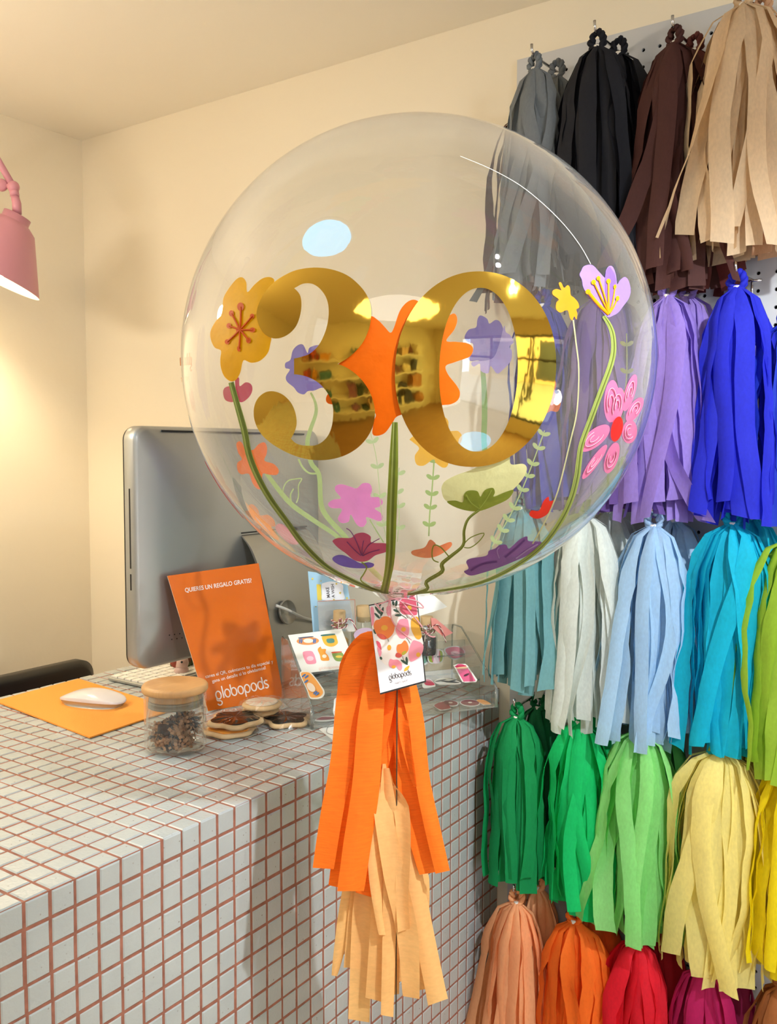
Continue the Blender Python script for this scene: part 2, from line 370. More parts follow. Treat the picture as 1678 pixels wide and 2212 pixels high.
# shelves against the wall behind the viewer: they give the gold foil something to mirror
m_shelf = mat('white_shelf_board', '#f2ece0', 0.4)
for k, z in enumerate((0.32, 0.72, 1.12, 1.52)): tag(obj('shelf_board', MB().box((-1.5, YF+.01, z), (1.53, YF+.33, z+.03), m_shelf)), 'white wall shelf behind the viewer, ' + ['lowest of four', 'second of four from the floor', 'third of four from the floor', 'topmost of four'][k], 'shelf')
rr = random.Random(5); pal = ['#c9543c', '#e0a03c', '#4a7f8c', '#8c5a74', '#30402e', '#d8b690', '#6b2f2a', '#e8dcc0', '#3b3a45', '#b3763a']
kinds = ['red', 'yellow', 'teal', 'mauve', 'dark green', 'sand', 'maroon', 'cream', 'charcoal', 'amber']
n = 0
for zi, z in enumerate((0.35, 0.75, 1.15, 1.55)):
    x = -1.42
    while x < 1.4:
        w = rr.uniform(.10, .24); hgt = rr.uniform(.12, .31); k = n % 10
        if abs(x+w/2+.5) > .14+w/2 and abs(x+w/2-.49) > .03+w/2:
            cz = mat('stock_'+kinds[k].replace(' ', '_'), pal[k], .45)
            mb = MB().box((x, YF+.05, z), (x+w, YF+.27, z+hgt), cz) if n % 3 else MB().lathe([(w/2, 0), (w/2, hgt*.7), (w*.2, hgt*.85), (w*.2, hgt)], (x+w/2, YF+.17, z), cz, 16)
            tag(obj('gift_box' if n % 3 else 'gift_bottle', mb, bevel=.004 if n % 3 else 0), '%s %s on shelf %s of the wall shelves behind the viewer' % (kinds[k], 'gift box' if n % 3 else 'squat bottle', ['one', 'two', 'three', 'four'][zi]), 'box' if n % 3 else 'bottle', 'stock on the wall shelves')
            n += 1
        x += w+rr.uniform(.03, .12)

# ================================================================== COUNTER
XF, ZT, TP = -0.7454, 1.6-0.4186, 0.02763
Y0 = 0.4568
XB = XF-24*TP
ct = thing('tiled_counter', 'shop counter clad in small white mosaic tiles with terracotta grout', 'counter', ((XF+XB)/2, .7, 0))
m_grout = mat('terracotta_grout', '#94604e', 0.85, tint=(70, .55, (1, 1, 1)), bump=(160, .5, .002, (1, 1, 1)))
G = 0.0012
obj('grout_core', MB().box((XB+G, -0.7, 0.002), (XF-G, YW-.001, ZT-G), m_grout), ct)
def tile_mat():
    m = mat('white_glazed_tile', '#cfd3d0', 0.26, bump=(220, .35, .0012, (1, 1, 1)))
    nt = m.node_tree; b = nt.nodes['Principled BSDF']
    tc = nt.nodes.new('ShaderNodeTexCoord'); vo = nt.nodes.new('ShaderNodeTexVoronoi'); vo.inputs['Scale'].default_value = 120
    cr = nt.nodes.new('ShaderNodeMapRange'); cr.inputs[1].default_value = .07; cr.inputs[2].default_value = .14
    n1 = nt.nodes.new('ShaderNodeTexNoise'); n1.inputs['Scale'].default_value = 45
    g1 = nt.nodes.new('ShaderNodeMapRange'); g1.inputs[1].default_value = .50; g1.inputs[2].default_value = .62; g1.inputs[3].default_value = 1; g1.inputs[4].default_value = 0
    mxx = nt.nodes.new('ShaderNodeMath'); mxx.operation = 'MAXIMUM'
    n2 = nt.nodes.new('ShaderNodeTexNoise'); n2.inputs['Scale'].default_value = 14
    mix0 = nt.nodes.new('ShaderNodeMix'); mix0.data_type = 'RGBA'; mix0.inputs[6].default_value = lin('#a2a9a9'); mix0.inputs[7].default_value = lin('#b8bebb')
    mix = nt.nodes.new('ShaderNodeMix'); mix.data_type = 'RGBA'; mix.inputs[6].default_value = lin('#8c8378')
    for s in (vo, n1, n2): nt.links.new(tc.outputs['Object'], s.inputs[0])
    nt.links.new(vo.outputs['Distance'], cr.inputs[0]); nt.links.new(n1.outputs[0], g1.inputs[0])
    nt.links.new(cr.outputs[0], mxx.inputs[0]); nt.links.new(g1.outputs[0], mxx.inputs[1])
    nt.links.new(n2.outputs[0], mix0.inputs[0]); nt.links.new(mxx.outputs[0], mix.inputs[0]); nt.links.new(mix0.outputs[2], mix.inputs[7]); nt.links.new(mix.outputs[2], b.inputs['Base Color'])
    return m
m_tile = tile_mat()
def tiles():
    mb = MB(); rd = random.Random(11)
    def tile(c, u, v, nrm, hu, hv):
        e = .0012; d = .0034; vs = []
        j = Vector((rd.gauss(0, .00022), rd.gauss(0, .00022), rd.gauss(0, .00022)))
        tu, tv = rd.gauss(0, .006), rd.gauss(0, .006)
        for (a, b_, h) in [(-1, -1, 0), (1, -1, 0), (1, 1, 0), (-1, 1, 0)]: vs.append(c+u*a*hu+v*b_*hv-nrm*d+j)
        for (a, b_) in [(-1, -1), (1, -1), (1, 1), (-1, 1)]: vs.append(c+u*a*hu+v*b_*hv-nrm*e+j+nrm*(a*hu*tu+b_*hv*tv))
        for (a, b_) in [(-1, -1), (1, -1), (1, 1), (-1, 1)]: vs.append(c+u*a*(hu-e)+v*b_*(hv-e)+j+nrm*(a*hu*tu+b_*hv*tv))
        fs = [(8, 9, 10, 11)]+[(k, (k+1) % 4, 4+(k+1) % 4, 4+k) for k in range(4)]+[(4+k, 4+(k+1) % 4, 8+(k+1) % 4, 8+k) for k in range(4)]
        mb.add(vs, fs, m_tile)
    X, Y, Z = Vector((1, 0, 0)), Vector((0, 1, 0)), Vector((0, 0, 1)); hg = (TP-.0035)/2
    # small per-sheet drift, like mosaic laid in sheets
    def drift(a, b_): return .0006*math.sin(a*.37+b_*.11)+.0005*math.sin(a*.13-b_*.53)
    jmin = -41; jmax = 35
    for j in range(jmin, jmax):
        yc = Y0+(j+.5)*TP
        hv = hg
        if yc+hg > YW: continue
        for i in range(24):
            tile(Vector((XF-(i+.5)*TP+drift(i, j)-.0004, yc+drift(j, i), ZT)), X, Y, Z, hg, hv)
        for k in range(42):
            tile(Vector((XF, yc+drift(j, k*2), ZT-(k+.5)*TP+drift(k, j)-.0004)), Y, Z, X, hv, hg)
    return mb
obj('mosaic_tiles', tiles(), ct)

# ================================================================== PEGBOARD
m_peg = mat('white_pegboard', '#c6c8ca', 0.45)
YP = 1.412
def pegboard():
    mb = MB(); hx, hz, P = -0.505, H-0.0988, 0.0254; r = .0029; n = 8; T = .004
    x0, x1 = -0.717, 0.52; z1 = H+0.6447; z0 = H-1.25
    i0 = math.ceil((x0-hx)/P+.5); i1 = math.floor((x1-hx)/P-.5); k0 = math.ceil((hz-z1)/P+.5); k1 = int((hz-z0)/P)
    XL0 = hx+(i0-.5)*P; XR0 = hx+(i1+.5)*P; ZU = hz-(k0-.5)*P; 
    sq = [(1, 0), (1, 1), (0, 1), (-1, 1), (-1, 0), (-1, -1), (0, -1), (1, -1)]
    vs = []; fs = []
    for i in range(i0, i1+1):
        for k in range(k0, k1+1):
            cx, cz = hx+i*P, hz-k*P; b0 = len(vs)
            for q in range(8): vs.append(Vector((cx+sq[q][0]*P/2, YP, cz+sq[q][1]*P/2)))
            for q in range(8): a = 2*PI*q/8; vs.append(Vector((cx+r*math.cos(a), YP, cz+r*math.sin(a))))
            for q in range(8): a = 2*PI*q/8; vs.append(Vector((cx+r*math.cos(a), YP+T, cz+r*math.sin(a))))
            for q in range(8):
                q2 = (q+1) % 8
                fs.append((b0+q, b0+q2, b0+8+q2, b0+8+q)); fs.append((b0+8+q, b0+8+q2, b0+16+q2, b0+16+q))
    mb.add(vs, fs, m_peg)
    zb = hz-(k1+.5)*P; zt = ZU
    # margin strips and rim
    mb.add([Vector(p) for p in ((x0, YP, zb), (XL0, YP, zb), (XL0, YP, zt), (x0, YP, zt))], [(0, 1, 2, 3)], m_peg)
    mb.add([Vector(p) for p in ((x0, YP, zt), (XR0, YP, zt), (XR0, YP, z1), (x0, YP, z1))], [(0, 1, 2, 3)], m_peg)
    for lo, hi in (((x0-.003, YP, zb), (x0, YW-.0004, z1)), ((x0-.003, YP, z1), (XR0, YW-.0004, z1+.003)), ((XR0, YP, zb), (XR0+.003, YW-.0004, z1))): mb.box(lo, hi, m_peg)
    return mb
pb = thing('pegboard', 'white perforated pegboard fixed to the back wall', 'pegboard', (-.1, YP, H-1.2))
obj('perforated_panel', pegboard(), pb)
obj('gap_shade_sheet', MB().box((-.715, YW-.003, H-1.25), (.51, YW-.0005, H+.64), mat('gap_shade_dark', '#26231f', .9)), pb)  # dark sheet on the wall stands in for shade behind the holes

m_steel = mat('chromed_steel', '#c9c9cc', 0.18, 1.0)
def hook(x, z, label):
    t = thing('peg_hook', label, 'hook', (x, YP, z), 'chrome peg hooks')
    obj('hook_rod', MB().tube([(x, YP-.002, z+.004), (x, 1.33, z), (x, 1.312, z), (x, 1.307, z+.004), (x, 1.306, z+.014)], .0022, m_steel, 8), t)
    obj('back_bar', MB().tube([(x, YP-.012, z+.002), (x, YP-.012, z-.024)], .002, m_steel, 6).tube([(x-.013, YP-.012, z+.002), (x+.013, YP-.012, z+.002)], .002, m_steel, 6), t)

# ================================================================== TASSELS
def sstep(t): t = max(0, min(1, t)); return t*t*(3-2*t)
def tassel(name, label, group, T, L, colmat, seed, r_sh=.047, r_b=.062, n=34, w=.021, flat=.62, wild=1.0, yback=None, fore=0.0, loop=True, tiemat=None, zfray=.02, yaw=0.0):
    """T = tie point; fringe hangs below, twisted loop above"""
    rd = random.Random(seed); t = thing(name, label, 'tassel', T, group); T = Vector(T)
    mb = MB(); NS = 15
    for i in range(n):
        layer = [1.0, .82, .6, .35][i % 4]; ph = 2*PI*(i/n*1.0)*1.0+(i % 4)*.7+rd.uniform(-.2, .2)
        if i % 4 == 0: ph = 2*PI*((i//4)+.5)/max(1, (n+3)//4)+rd.uniform(-.25, .25)
        ln = L*(1+rd.uniform(-.09, .03)); dph = rd.gauss(0, .42)*wild; amp = rd.gauss(0, .12)*wild; fr = rd.uniform(1, 2.2); p0 = rd.uniform(0, 6.28)
        tw0 = rd.gauss(0, .2); tw1 = rd.gauss(0, .42)*wild; ww = w*rd.uniform(.85, 1.35); rs = r_sh*layer*rd.uniform(.85, 1.2); rb = r_b*1.1*layer*rd.uniform(.7, 1.25)
        bul = rd.uniform(.001, .0035)*rd.choice((1, 1, -1)); curl = rd.gauss(0, .010)*wild if rd.random() < .35 else 0; cut = rd.uniform(-.25, .25)
        sidew = rd.gauss(0, .018)*wild*(1 if i % 4 == 0 else .4)
        if i % 12 == 4 and wild >= .9: sidew += rd.choice((-1, 1))*rd.uniform(.015, .035)
        vs = []
        for k in range(NS+1):
            s = k/NS; q = s if s < .3 else s
            r = rs*(1-math.exp(-s*12))+(rb-rs)*sstep((s-.12)/.9)
            a = ph+dph*s+amp*math.sin(fr*s*3+p0)*sstep(s*3)
            z = -ln*s+.010*math.exp(-((s-.04)/.05)**2)
            rad = Vector((math.cos(a+yaw), math.sin(a+yaw)*flat, 0)); tan = Vector((-math.sin(a+yaw), math.cos(a+yaw)*max(flat, .75), 0))
            lump = noise.noise(Vector((seed*3.1+i*1.7, s*7, 0)))*.006*sstep(s*5)*wild
            c = T+rad*(r+lump)+Vector((sidew*s*s, 0, z))+tan*(curl*math.sin(s*5)*s)
            tt = tw0+tw1*s; wd = (tan*math.cos(tt)+rad.normalized()*math.sin(tt))
            hw = ww/2*(.22+.78*sstep(s/.16))
            crk = noise.noise(Vector((seed+i*2.3, s*16, 5)))*.0026*(2.4 if s < .3 else .6)
            nn = rad.normalized()
            for e, m_ in ((-1, 0), (-.35, 1), (.35, 1), (1, 0)):
                p = c+wd*hw*e+nn*(bul*m_+crk*(e+.3)); 
                if k == NS: p.z += cut*hw*e
                ylim = (yback if yback is not None else YP-.004); 
                if p.y > ylim: p.y = ylim-.0005*(i % 7)
                vs.append(p)
        mb.add(vs, [(k*4+j, k*4+j+1, (k+1)*4+j+1, (k+1)*4+j) for k in range(NS) for j in range(3)], colmat, True)
    obj('fringe', mb, t)
    if loop:
        lp = MB(); hl = .024; ax = rd.uniform(-.5, .5)
        for ph in (0, PI):
            path = []
            for k in range(34):
                a = k/33*2*PI; rx = .009*math.sin(a)*(1+.15*math.cos(a)); z = hl/2-.001-math.cos(a)*hl/2
                c = T+Vector((rx*math.cos(ax), rx*math.sin(ax)*.6, z)); tw = a*4+ph
                path.append(c+Vector((math.cos(tw)*.0028, math.sin(tw)*.0028, math.sin(tw+1)*.0015)))
            lp.tube(path, [.0034+.0008*math.sin(k*1.3+seed) for k in range(34)], colmat, 7)
        obj('twisted_loop', lp, t)
        obj('tie_thread', MB().lathe([(.0052, -.003), (.0062, -.0015), (.0062, .0015), (.0052, .003)], T+Vector((0, 0, .001)), tiemat or mat('white_thread', '#e8e4dc', .7), 12), t)
    return t
YH = 1.335; YB = 1.375
TT = [  # kind word, colour, tie px, hook label, front params, second tassel?
 ('grey', '#8f969c', (1155, 152), .335, 'smoke grey tissue tassel, leftmost in the top row', dict(w=.020, r_b=.055, r_sh=.042, wild=1.5)),
 ('black', '#1e2029', (1290, 104), .335, 'black tissue tassel between the grey and the brown ones', dict(n=40, r_b=.062, r_sh=.052)),
 ('brown', '#4e2c28', (1457, 96), .335, 'dark brown tissue tassel between the black and the cream beige ones', dict(n=36)),
 ('beige', '#e3c9a4', (1605, 14), .325, 'cream beige tissue tassel at the top right', dict(n=44, r_b=.085, r_sh=.062, w=.024)),
 ('navy', '#2c35a0', (1172, 662), .315, 'navy tissue tassel seen through the gold zero', dict(n=30, r_b=.05)),
 ('mauve', '#775aa6', (1288, 648), .315, 'dusky plum tissue tassel seen through the balloon below the crocus', dict(n=34)),
 ('lilac', '#a98fe0', (1442, 642), .315, 'lilac tissue tassel beside the right edge of the balloon', dict(n=38, r_b=.062)),
 ('royal_blue', '#2e36d6', (1592, 624), .315, 'royal blue tissue tassel hanging alone on its hook', dict(n=36, r_b=.064, r_sh=.046)),
 ('deep_teal', '#7fb6ba', (1128, 1100), .285, 'dusty aqua tissue tassel, leftmost in the middle row', dict(n=32, r_b=.062, r_sh=.05, wild=.6)),
 ('white', '#e6ece6', (1268, 1118), .322, 'white tissue tassel below the lilac one', dict(n=38, r_b=.064, r_sh=.052)),
 ('pale_blue', '#b6d8f2', (1412, 1138), .322, 'pale sky blue tissue tassel right of the white one', dict(n=38, r_b=.062, r_sh=.05)),
 ('turquoise', '#12c4e2', (1583, 1134), .327, 'bright turquoise tissue tassel below the royal blue one', dict(n=38, r_b=.056, r_sh=.055)),
 ('lime', '#a8cc3e', (1722, 1166), .322, 'lime green tissue tassel cut by the right picture edge', dict(n=36, r_b=.066, r_sh=.06)),
 ('dark_green', '#16a45c', (1117, 1552), .27, 'forest green tissue tassel against the counter side', dict(n=34, r_b=.050, wild=.7)),
 ('green', '#14d276', (1251, 1562), .29, 'emerald green tissue tassel between the forest green and the light green ones', dict(n=38, r_b=.058)),
 ('light_green', '#9be68c', (1381, 1582), .305, 'light apple green tissue tassel left of the pale yellow one', dict(n=40, r_b=.066, r_sh=.052)),
 ('pale_yellow', '#f6e994', (1558, 1624), .325, 'pale butter yellow tissue tassel with long strips', dict(n=46, r_b=.080, r_sh=.066, w=.024)),
 ('yellow', '#fbea1e', (1722, 1636), .31, 'bright yellow tissue tassel cut by the right picture edge', dict(n=36, r_b=.064, r_sh=.058)),
 ('peach', '#ffc08a', (1116, 1950), .32, 'soft peach tissue tassel at the bottom beside the counter', dict(n=36, r_b=.058, wild=.8)),
 ('orange', '#ff8228', (1241, 1992), .32, 'bright orange tissue tassel in the bottom row of the pegboard', dict(n=38, r_b=.058, r_sh=.054)),
 ('red', '#f02338', (1378, 2034), .32, 'scarlet tissue tassel in the bottom row', dict(n=36, r_b=.056)),
 ('magenta', '#c41f66', (1521, 2092), .32, 'magenta tissue tassel, right of the scarlet one', dict(n=36, r_b=.058)),
 ('copper', '#b4713f', (1690, 2130), .32, 'copper brown tissue tassel in the bottom right corner', dict(n=34, r_b=.05)),
]
SECOND = {'grey': 'rear smoke grey tissue tassel, its loop peeping behind the grey front one', 'beige': 'rear beige tissue tassel with darker tips below the cream beige one',
          'brown': 'rear reddish brown tissue tassel fraying out below the dark brown one', 'lilac': 'rear lilac tissue tassel spreading behind the lilac front one',
          'white': 'rear white tissue tassel in shade behind the white one', 'pale_blue': 'rear pale blue tissue tassel behind the sky blue one',
          'turquoise': 'rear turquoise tissue tassel behind the bright turquoise one', 'dark_green': 'rear deep green tissue tassel spreading behind the forest green one',
          'green': 'rear emerald tissue tassel in shade behind the emerald one', 'light_green': 'rear mid green tissue tassel behind the light apple green one',
          'pale_yellow': 'rear straw yellow tissue tassel behind the pale butter yellow one', 'orange': 'rear orange tissue tassel behind the bright orange one',
          'peach': 'rear peach tissue tassel behind the soft peach one', 'red': 'rear crimson tissue tassel behind the scarlet one', 'black': 'rear black tissue tassel behind the black one',
          'magenta': 'rear dark magenta tissue tassel behind the magenta one', 'mauve': 'rear plum tissue tassel behind the dusky plum one'}
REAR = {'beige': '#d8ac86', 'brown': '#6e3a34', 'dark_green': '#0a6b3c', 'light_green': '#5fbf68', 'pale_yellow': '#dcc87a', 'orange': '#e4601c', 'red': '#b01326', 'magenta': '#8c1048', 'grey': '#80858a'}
ROWN = ['top', 'second', 'middle', 'fourth', 'bottom']
for i, (nm, col, px, L, lab, kw) in enumerate(TT):
    P = at_y(px[0], px[1], 1.318)
    cm = tissue('tissue_'+nm, col, trans=.3 if nm in ('black', 'brown', 'navy') else .45)
    tassel('tissue_tassel', lab, 'tissue tassels on the pegboard', P, L, cm, 100+i, **kw)
    if nm in SECOND:
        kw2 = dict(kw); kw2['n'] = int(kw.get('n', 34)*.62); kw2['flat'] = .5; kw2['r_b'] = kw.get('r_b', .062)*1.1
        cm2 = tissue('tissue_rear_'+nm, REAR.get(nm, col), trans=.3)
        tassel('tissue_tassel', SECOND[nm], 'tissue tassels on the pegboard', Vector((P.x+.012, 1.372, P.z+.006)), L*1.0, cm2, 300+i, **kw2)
    hook(P.x, P.z+.021, 'chrome peg hook holding the %s tassel' % nm.replace('_', ' '))
P = at_y(1150, 260, 1.385)
tassel('tissue_tassel', 'taupe brown tissue tassel, its tips showing below the grey one', 'tissue tassels on the pegboard', Vector((P.x-.02, 1.385, P.z+.01)), .30, tissue('tissue_taupe', '#6b5148', trans=.3), 77, n=22, r_b=.05, flat=.5)
P = at_y(1560, 120, 1.385)
tassel('tissue_tassel', 'maroon tissue tassel, its tips showing below the brown and cream beige ones', 'tissue tassels on the pegboard', Vector((P.x-.03, 1.385, P.z-.03)), .30, tissue('tissue_maroon', '#6a2f2c', trans=.3), 78, n=24, r_b=.065, flat=.4)
P = at_y(1700, 700, 1.33)
tassel('tissue_tassel', 'cobalt blue tissue tassel cut by the right picture edge', 'tissue tassels on the pegboard', P, .27, tissue('tissue_cobalt', '#2440c8'), 79, n=26, r_b=.06)

# ================================================================== BALLOON
d_ = ray(901, 785).normalized(); BC = EYE+d_*.985; BR = .245
bl = thing('bubble_balloon', 'big clear bubble balloon with gold number thirty and hand painted flowers', 'balloon', BC)
m_film = film('clear_balloon_film', (0.91, 0.92, 0.92), 0.055, 0.0, haze=0.022, hazecol=(.85, .86, .85), streak=0.018, edge=0.25)
bm = bmesh.new(); bmesh.ops.create_icosphere(bm, subdivisions=6, radius=BR)
TIE = at_d(850, 1291, .975)
ax = (TIE-BC).normalized()
for v in bm.verts:
    c = v.co.normalized().dot(ax)
    k = sstep((c-.90)/.10)
    if c > .90:
        side = v.co-ax*v.co.dot(ax)
        a = math.atan2(side.dot(Vector((1, 0, 0))), side.dot(Vector((0, 1, 0))))
        v.co += v.co.normalized()*(.0012*k*math.sin(a*22))
        if c > .993: v.co += ax*.012*((c-.993)/.007)**2
me = bpy.data.meshes.new('film'); bm.to_mesh(me); bm.free(); me.materials.append(m_film)
for p in me.polygons: p.use_smooth = True
fo = bpy.data.objects.new('balloon_film', me); COL.objects.link(fo); fo.parent = bl
FB = BallKit(BC, BR, False); BB = BallKit(BC, BR, True)
# seam line
sm = MB(); stroke(sm, FB, cv(880, 230, 2.893, [(330, 310), (520, 390), (700, 490), (850, 610), (980, 740), (1080, 870), (1145, 985)]), 1.3, mat('film_seam', '#d8d6cc', .3), .0012)
obj('seam', sm, bl)
m_gold = mat('gold_foil', '#dcb74e', 0.06, 1.0, bump=(9, .26, .007, (1, 1, .6)))
C1 = lambda p: cv(440, 560, 4.195, p)
C2 = lambda p: cv(800, 560, 3.8136, p)
C3 = lambda p: cv(1140, 560, 5.993, p)
C4 = lambda p: cv(1180, 800, 6.144, p)
C5 = lambda p: cv(500, 1000, 4.661, p)
C6 = lambda p: cv(840, 980, 4.195, p)
C7 = lambda p: cv(430, 920, 5.593, p)
segs = [[(820, 262), (870, 320), (885, 400), (875, 500), (840, 600), (780, 670), (700, 712), (620, 715), (550, 675), (500, 600), (478, 500), (500, 400), (560, 290), (640, 205), (740, 140), (850, 95), (1000, 75), (1150, 90), (1290, 140), (1400, 225), (1480, 330), (1515, 450), (1505, 600), (1450, 740), (1370, 840), (1290, 905), (1215, 948)],
        [(1215, 948), (1300, 985), (1400, 1060), (1480, 1160), (1530, 1270), (1552, 1390), (1530, 1520), (1470, 1630), (1380, 1720), (1260, 1785), (1120, 1818), (980, 1818), (850, 1790), (720, 1735), (600, 1660), (510, 1570), (460, 1460), (455, 1350), (490, 1260), (560, 1205), (640, 1198), (720, 1230), (790, 1300), (830, 1390), (842, 1490), (820, 1570), (790, 1625)],
        [(790, 1625), (840, 1670), (930, 1690), (1030, 1680), (1110, 1620), (1155, 1530), (1172, 1420), (1165, 1310), (1120, 1210), (1040, 1120), (950, 1070), (880, 1050), (818, 1042)],
        [(818, 1042), (818, 900)],
        [(818, 900), (880, 885), (960, 855), (1040, 780), (1100, 660), (1128, 540), (1130, 430), (1105, 340), (1050, 265), (980, 222), (900, 222), (835, 255)]]
three = []
for s_ in segs: three += spline(C1(s_), False, 4)[:-1]
mb = MB(); fill(mb, FB, three, m_gold, .0022); obj('foil_digit_three', mb, bl)
mb = MB(); vs = []; fs = []; N = 96; K = 8
for i in range(N):
    a = 2*PI*i/N; ex = lambda v: math.copysign(abs(v)**.96, v)
    ox, oy = 866+664*ex(math.cos(a))+30*-math.sin(a), 905+806*ex(math.sin(a)); ix, iy = 890+323*ex(math.cos(a))-15*math.sin(a), 910+675*ex(math.sin(a))
    for k in range(K+1):
        q = C2([(ox+(ix-ox)*k/K, oy+(iy-oy)*k/K)])[0]; vs.append(FB.pt(q[0], q[1], .0022))
for i in range(N):
    for k in range(K): fs.append((i*(K+1)+k, i*(K+1)+k+1, ((i+1) % N)*(K+1)+k+1, ((i+1) % N)*(K+1)+k))
mb.add(vs, fs, m_gold, True); obj('foil_digit_zero', mb, bl)

def pm(col, rough=.35, tr=.25):
    nm = 'paint_'+col.strip('#')
    if nm in MATS: return MATS[nm]
    m = tissue(nm, col, trans=tr, rough=rough+.1, fib=(60, .06, (1, 1, 1))); m.node_tree.nodes['Principled BSDF'].inputs['Specular IOR Level'].default_value = .18
    return m
def flower(name, kit, polys, strokes=(), label=None, subs=()):
    mb = MB()
    for p, c, l in polys: fill(mb, kit, spline(p), pm(c), l)
    for p, w, c, l in strokes: stroke(mb, kit, p, w, pm(c), l)
    o = obj(name, mb, bl)
    if label: o['label'] = label
    for sn, sp, ss in subs:
        m2 = MB()
        for p, c, l in sp: fill(m2, kit, spline(p), pm(c), l)
        for p, w, c, l, ra in ss: stroke(m2, kit, p, w, pm(c, .2), l, ra)
        obj(sn, m2, o)
    return o
# yellow five-petal flower
st = [((333, 430), 30, 38), ((250, 490), 22, 28), ((438, 515), 20, 22), ((440, 640), 26, 22), ((405, 735), 22, 26), ((318, 810), 16, 26), ((212, 748), 22, 22), ((228, 603), 22, 24)]
flower('painted_flower', FB, [(C1([(395, 298), (385, 210), (350, 165), (300, 178), (230, 260), (180, 350), (170, 450), (155, 510), (110, 560), (62, 650), (65, 730), (100, 800), (155, 828), (150, 900), (155, 980), (185, 1060), (240, 1105), (290, 1095), (330, 1030), (350, 940), (370, 915), (430, 938), (510, 920), (580, 850), (605, 760), (610, 690), (560, 520), (600, 330), (640, 200), (600, 162), (530, 175), (460, 230)]), '#e8a600', .0006)], label='yellow painted flower',
       subs=[('stamens', [(C1(ell(p[0], p[1], rx, ry)), '#d2560a', .0014) for p, rx, ry in st]+[(C1(ell(325, 640, 34, 30)), '#d2560a', .0013)], [(C1([(325, 640), ((325+p[0])/2+4, (640+p[1])/2), p]), 4.2, '#d2560a', .001, .001) for p, _, _ in st])])
GS = '#8c9a4c'
def stem(kit, pts, w, col=GS, lift=.0009, name='painted_stem', streak=True):
    mb = MB(); stroke(mb, kit, pts, w, pm(col), lift)
    if streak and not isinstance(w, (int, float)):
        stroke(mb, kit, [(p[0]+w[0]*.18, p[1]) for p in pts], [a*.22 for a in w], pm('#6f7d36'), lift+.0003)
        stroke(mb, kit, [(p[0]-w[0]*.22, p[1]) for p in pts], [a*.18 for a in w], pm('#a9b568'), lift+.0003)
    return obj(name, mb, bl)
stem(FB, [(499, 826), (511, 870), (528, 932), (537, 979), (555, 1027), (582, 1076), (618, 1126), (653, 1174), (698, 1219), (740, 1245), (800, 1272), (838, 1283)], [12, 14, 14, 13, 12, 10, 8], '#86954a')
stem(FB, [(853, 912), (850, 1000), (846, 1100), (843, 1200), (836, 1250), (828, 1284)], [12, 20, 22, 20, 16, 18], '#8a9a3c')
# big orange flower behind the digits
flower('painted_flower', FB, [(C2([(-5, 478), (60, 500), (120, 560), (165, 605), (195, 560), (240, 430), (300, 355), (370, 335), (450, 400), (540, 520), (620, 480), (690, 447), (715, 500), (690, 580), (625, 670), (700, 680), (790, 690), (835, 715), (845, 750), (820, 800), (770, 822), (690, 850), (620, 880), (640, 950), (710, 1040), (737, 1100), (720, 1160), (660, 1195), (575, 1205), (400, 1250), (230, 1290), (180, 1350), (120, 1430), (50, 1455), (15, 1430), (30, 1330), (40, 1270), (-60, 1220), (-200, 1200), (-345, 1190), (-362, 1130), (-300, 1070), (-150, 1000), (-290, 900), (-260, 860), (-160, 780), (-60, 650)]), '#f06c0c', .0003)], label='large orange painted flower')
# purple crocus
flower('painted_flower', FB, [(C3([(690, 150), (720, 95), (790, 70), (850, 85), (920, 160), (1000, 240), (1010, 150), (1050, 90), (1100, 100), (1140, 200), (1155, 322), (1190, 275), (1250, 230), (1300, 270), (1330, 390), (1310, 500), (1240, 600), (1170, 690), (1100, 730), (1040, 750), (980, 700), (880, 590), (790, 480), (720, 370), (700, 270), (670, 200)]), '#9c80d2', .0005)], label='violet painted crocus',
       subs=[('petal_shade', [(C3([(1000, 250), (1015, 160), (1060, 100), (1125, 200), (1140, 330), (1110, 500), (1070, 700), (1040, 700), (1010, 480)]), '#8a68c8', .0008)], []),
             ('stamens', [(C3(ell(*e)), '#f2a012', .0016) for e in ((852, 295, 30, 34), (915, 245, 26, 30), (1045, 285, 28, 34), (1128, 355, 20, 30), (1162, 505, 24, 34), (780, 420, 34, 34))],
              [(C3(p), w, '#f2a012', .0012, .0008) for p, w in (([(1050, 700), (960, 520), (855, 300)], 4), ([(1050, 700), (1000, 500), (918, 250)], 4), ([(1052, 700), (1045, 500), (1045, 290)], 4.5), ([(1056, 705), (1100, 550), (1128, 360)], 3.5), ([(1060, 700), (1110, 620), (1160, 510)], 3.5), ([(1050, 712), (920, 590), (785, 425)], 7))])])
stem(FB, [(1304, 683), (1317, 704), (1324, 727), (1325, 760), (1317, 794), (1300, 840), (1276, 905), (1256, 960), (1250, 1000), (1246, 1030), (1234, 1076), (1211, 1125), (1170, 1180), (1110, 1225), (1040, 1258), (960, 1275), (880, 1284)], [8, 11, 12, 12, 12, 13, 12, 10, 6, 4], '#9aa956')
# small orange bell flower
flower('painted_flower', FB, [(C3([(430, 300), (400, 310), (420, 370), (430, 400), (370, 385), (320, 410), (325, 460), (400, 520), (370, 560), (365, 640), (420, 690), (510, 660), (545, 760), (575, 790), (600, 740), (630, 780), (640, 700), (625, 650), (662, 625), (650, 560), (600, 500), (555, 460), (545, 370), (515, 335), (480, 365), (460, 360)]), '#dd9420', .0005)], label='small amber painted flower')
stem(FB, [(1238, 691), (1244, 740), (1250, 800), (1246, 888), (1231, 956), (1205, 1060), (1178, 1125), (1150, 1175)], 3, '#b9b98c', streak=False)
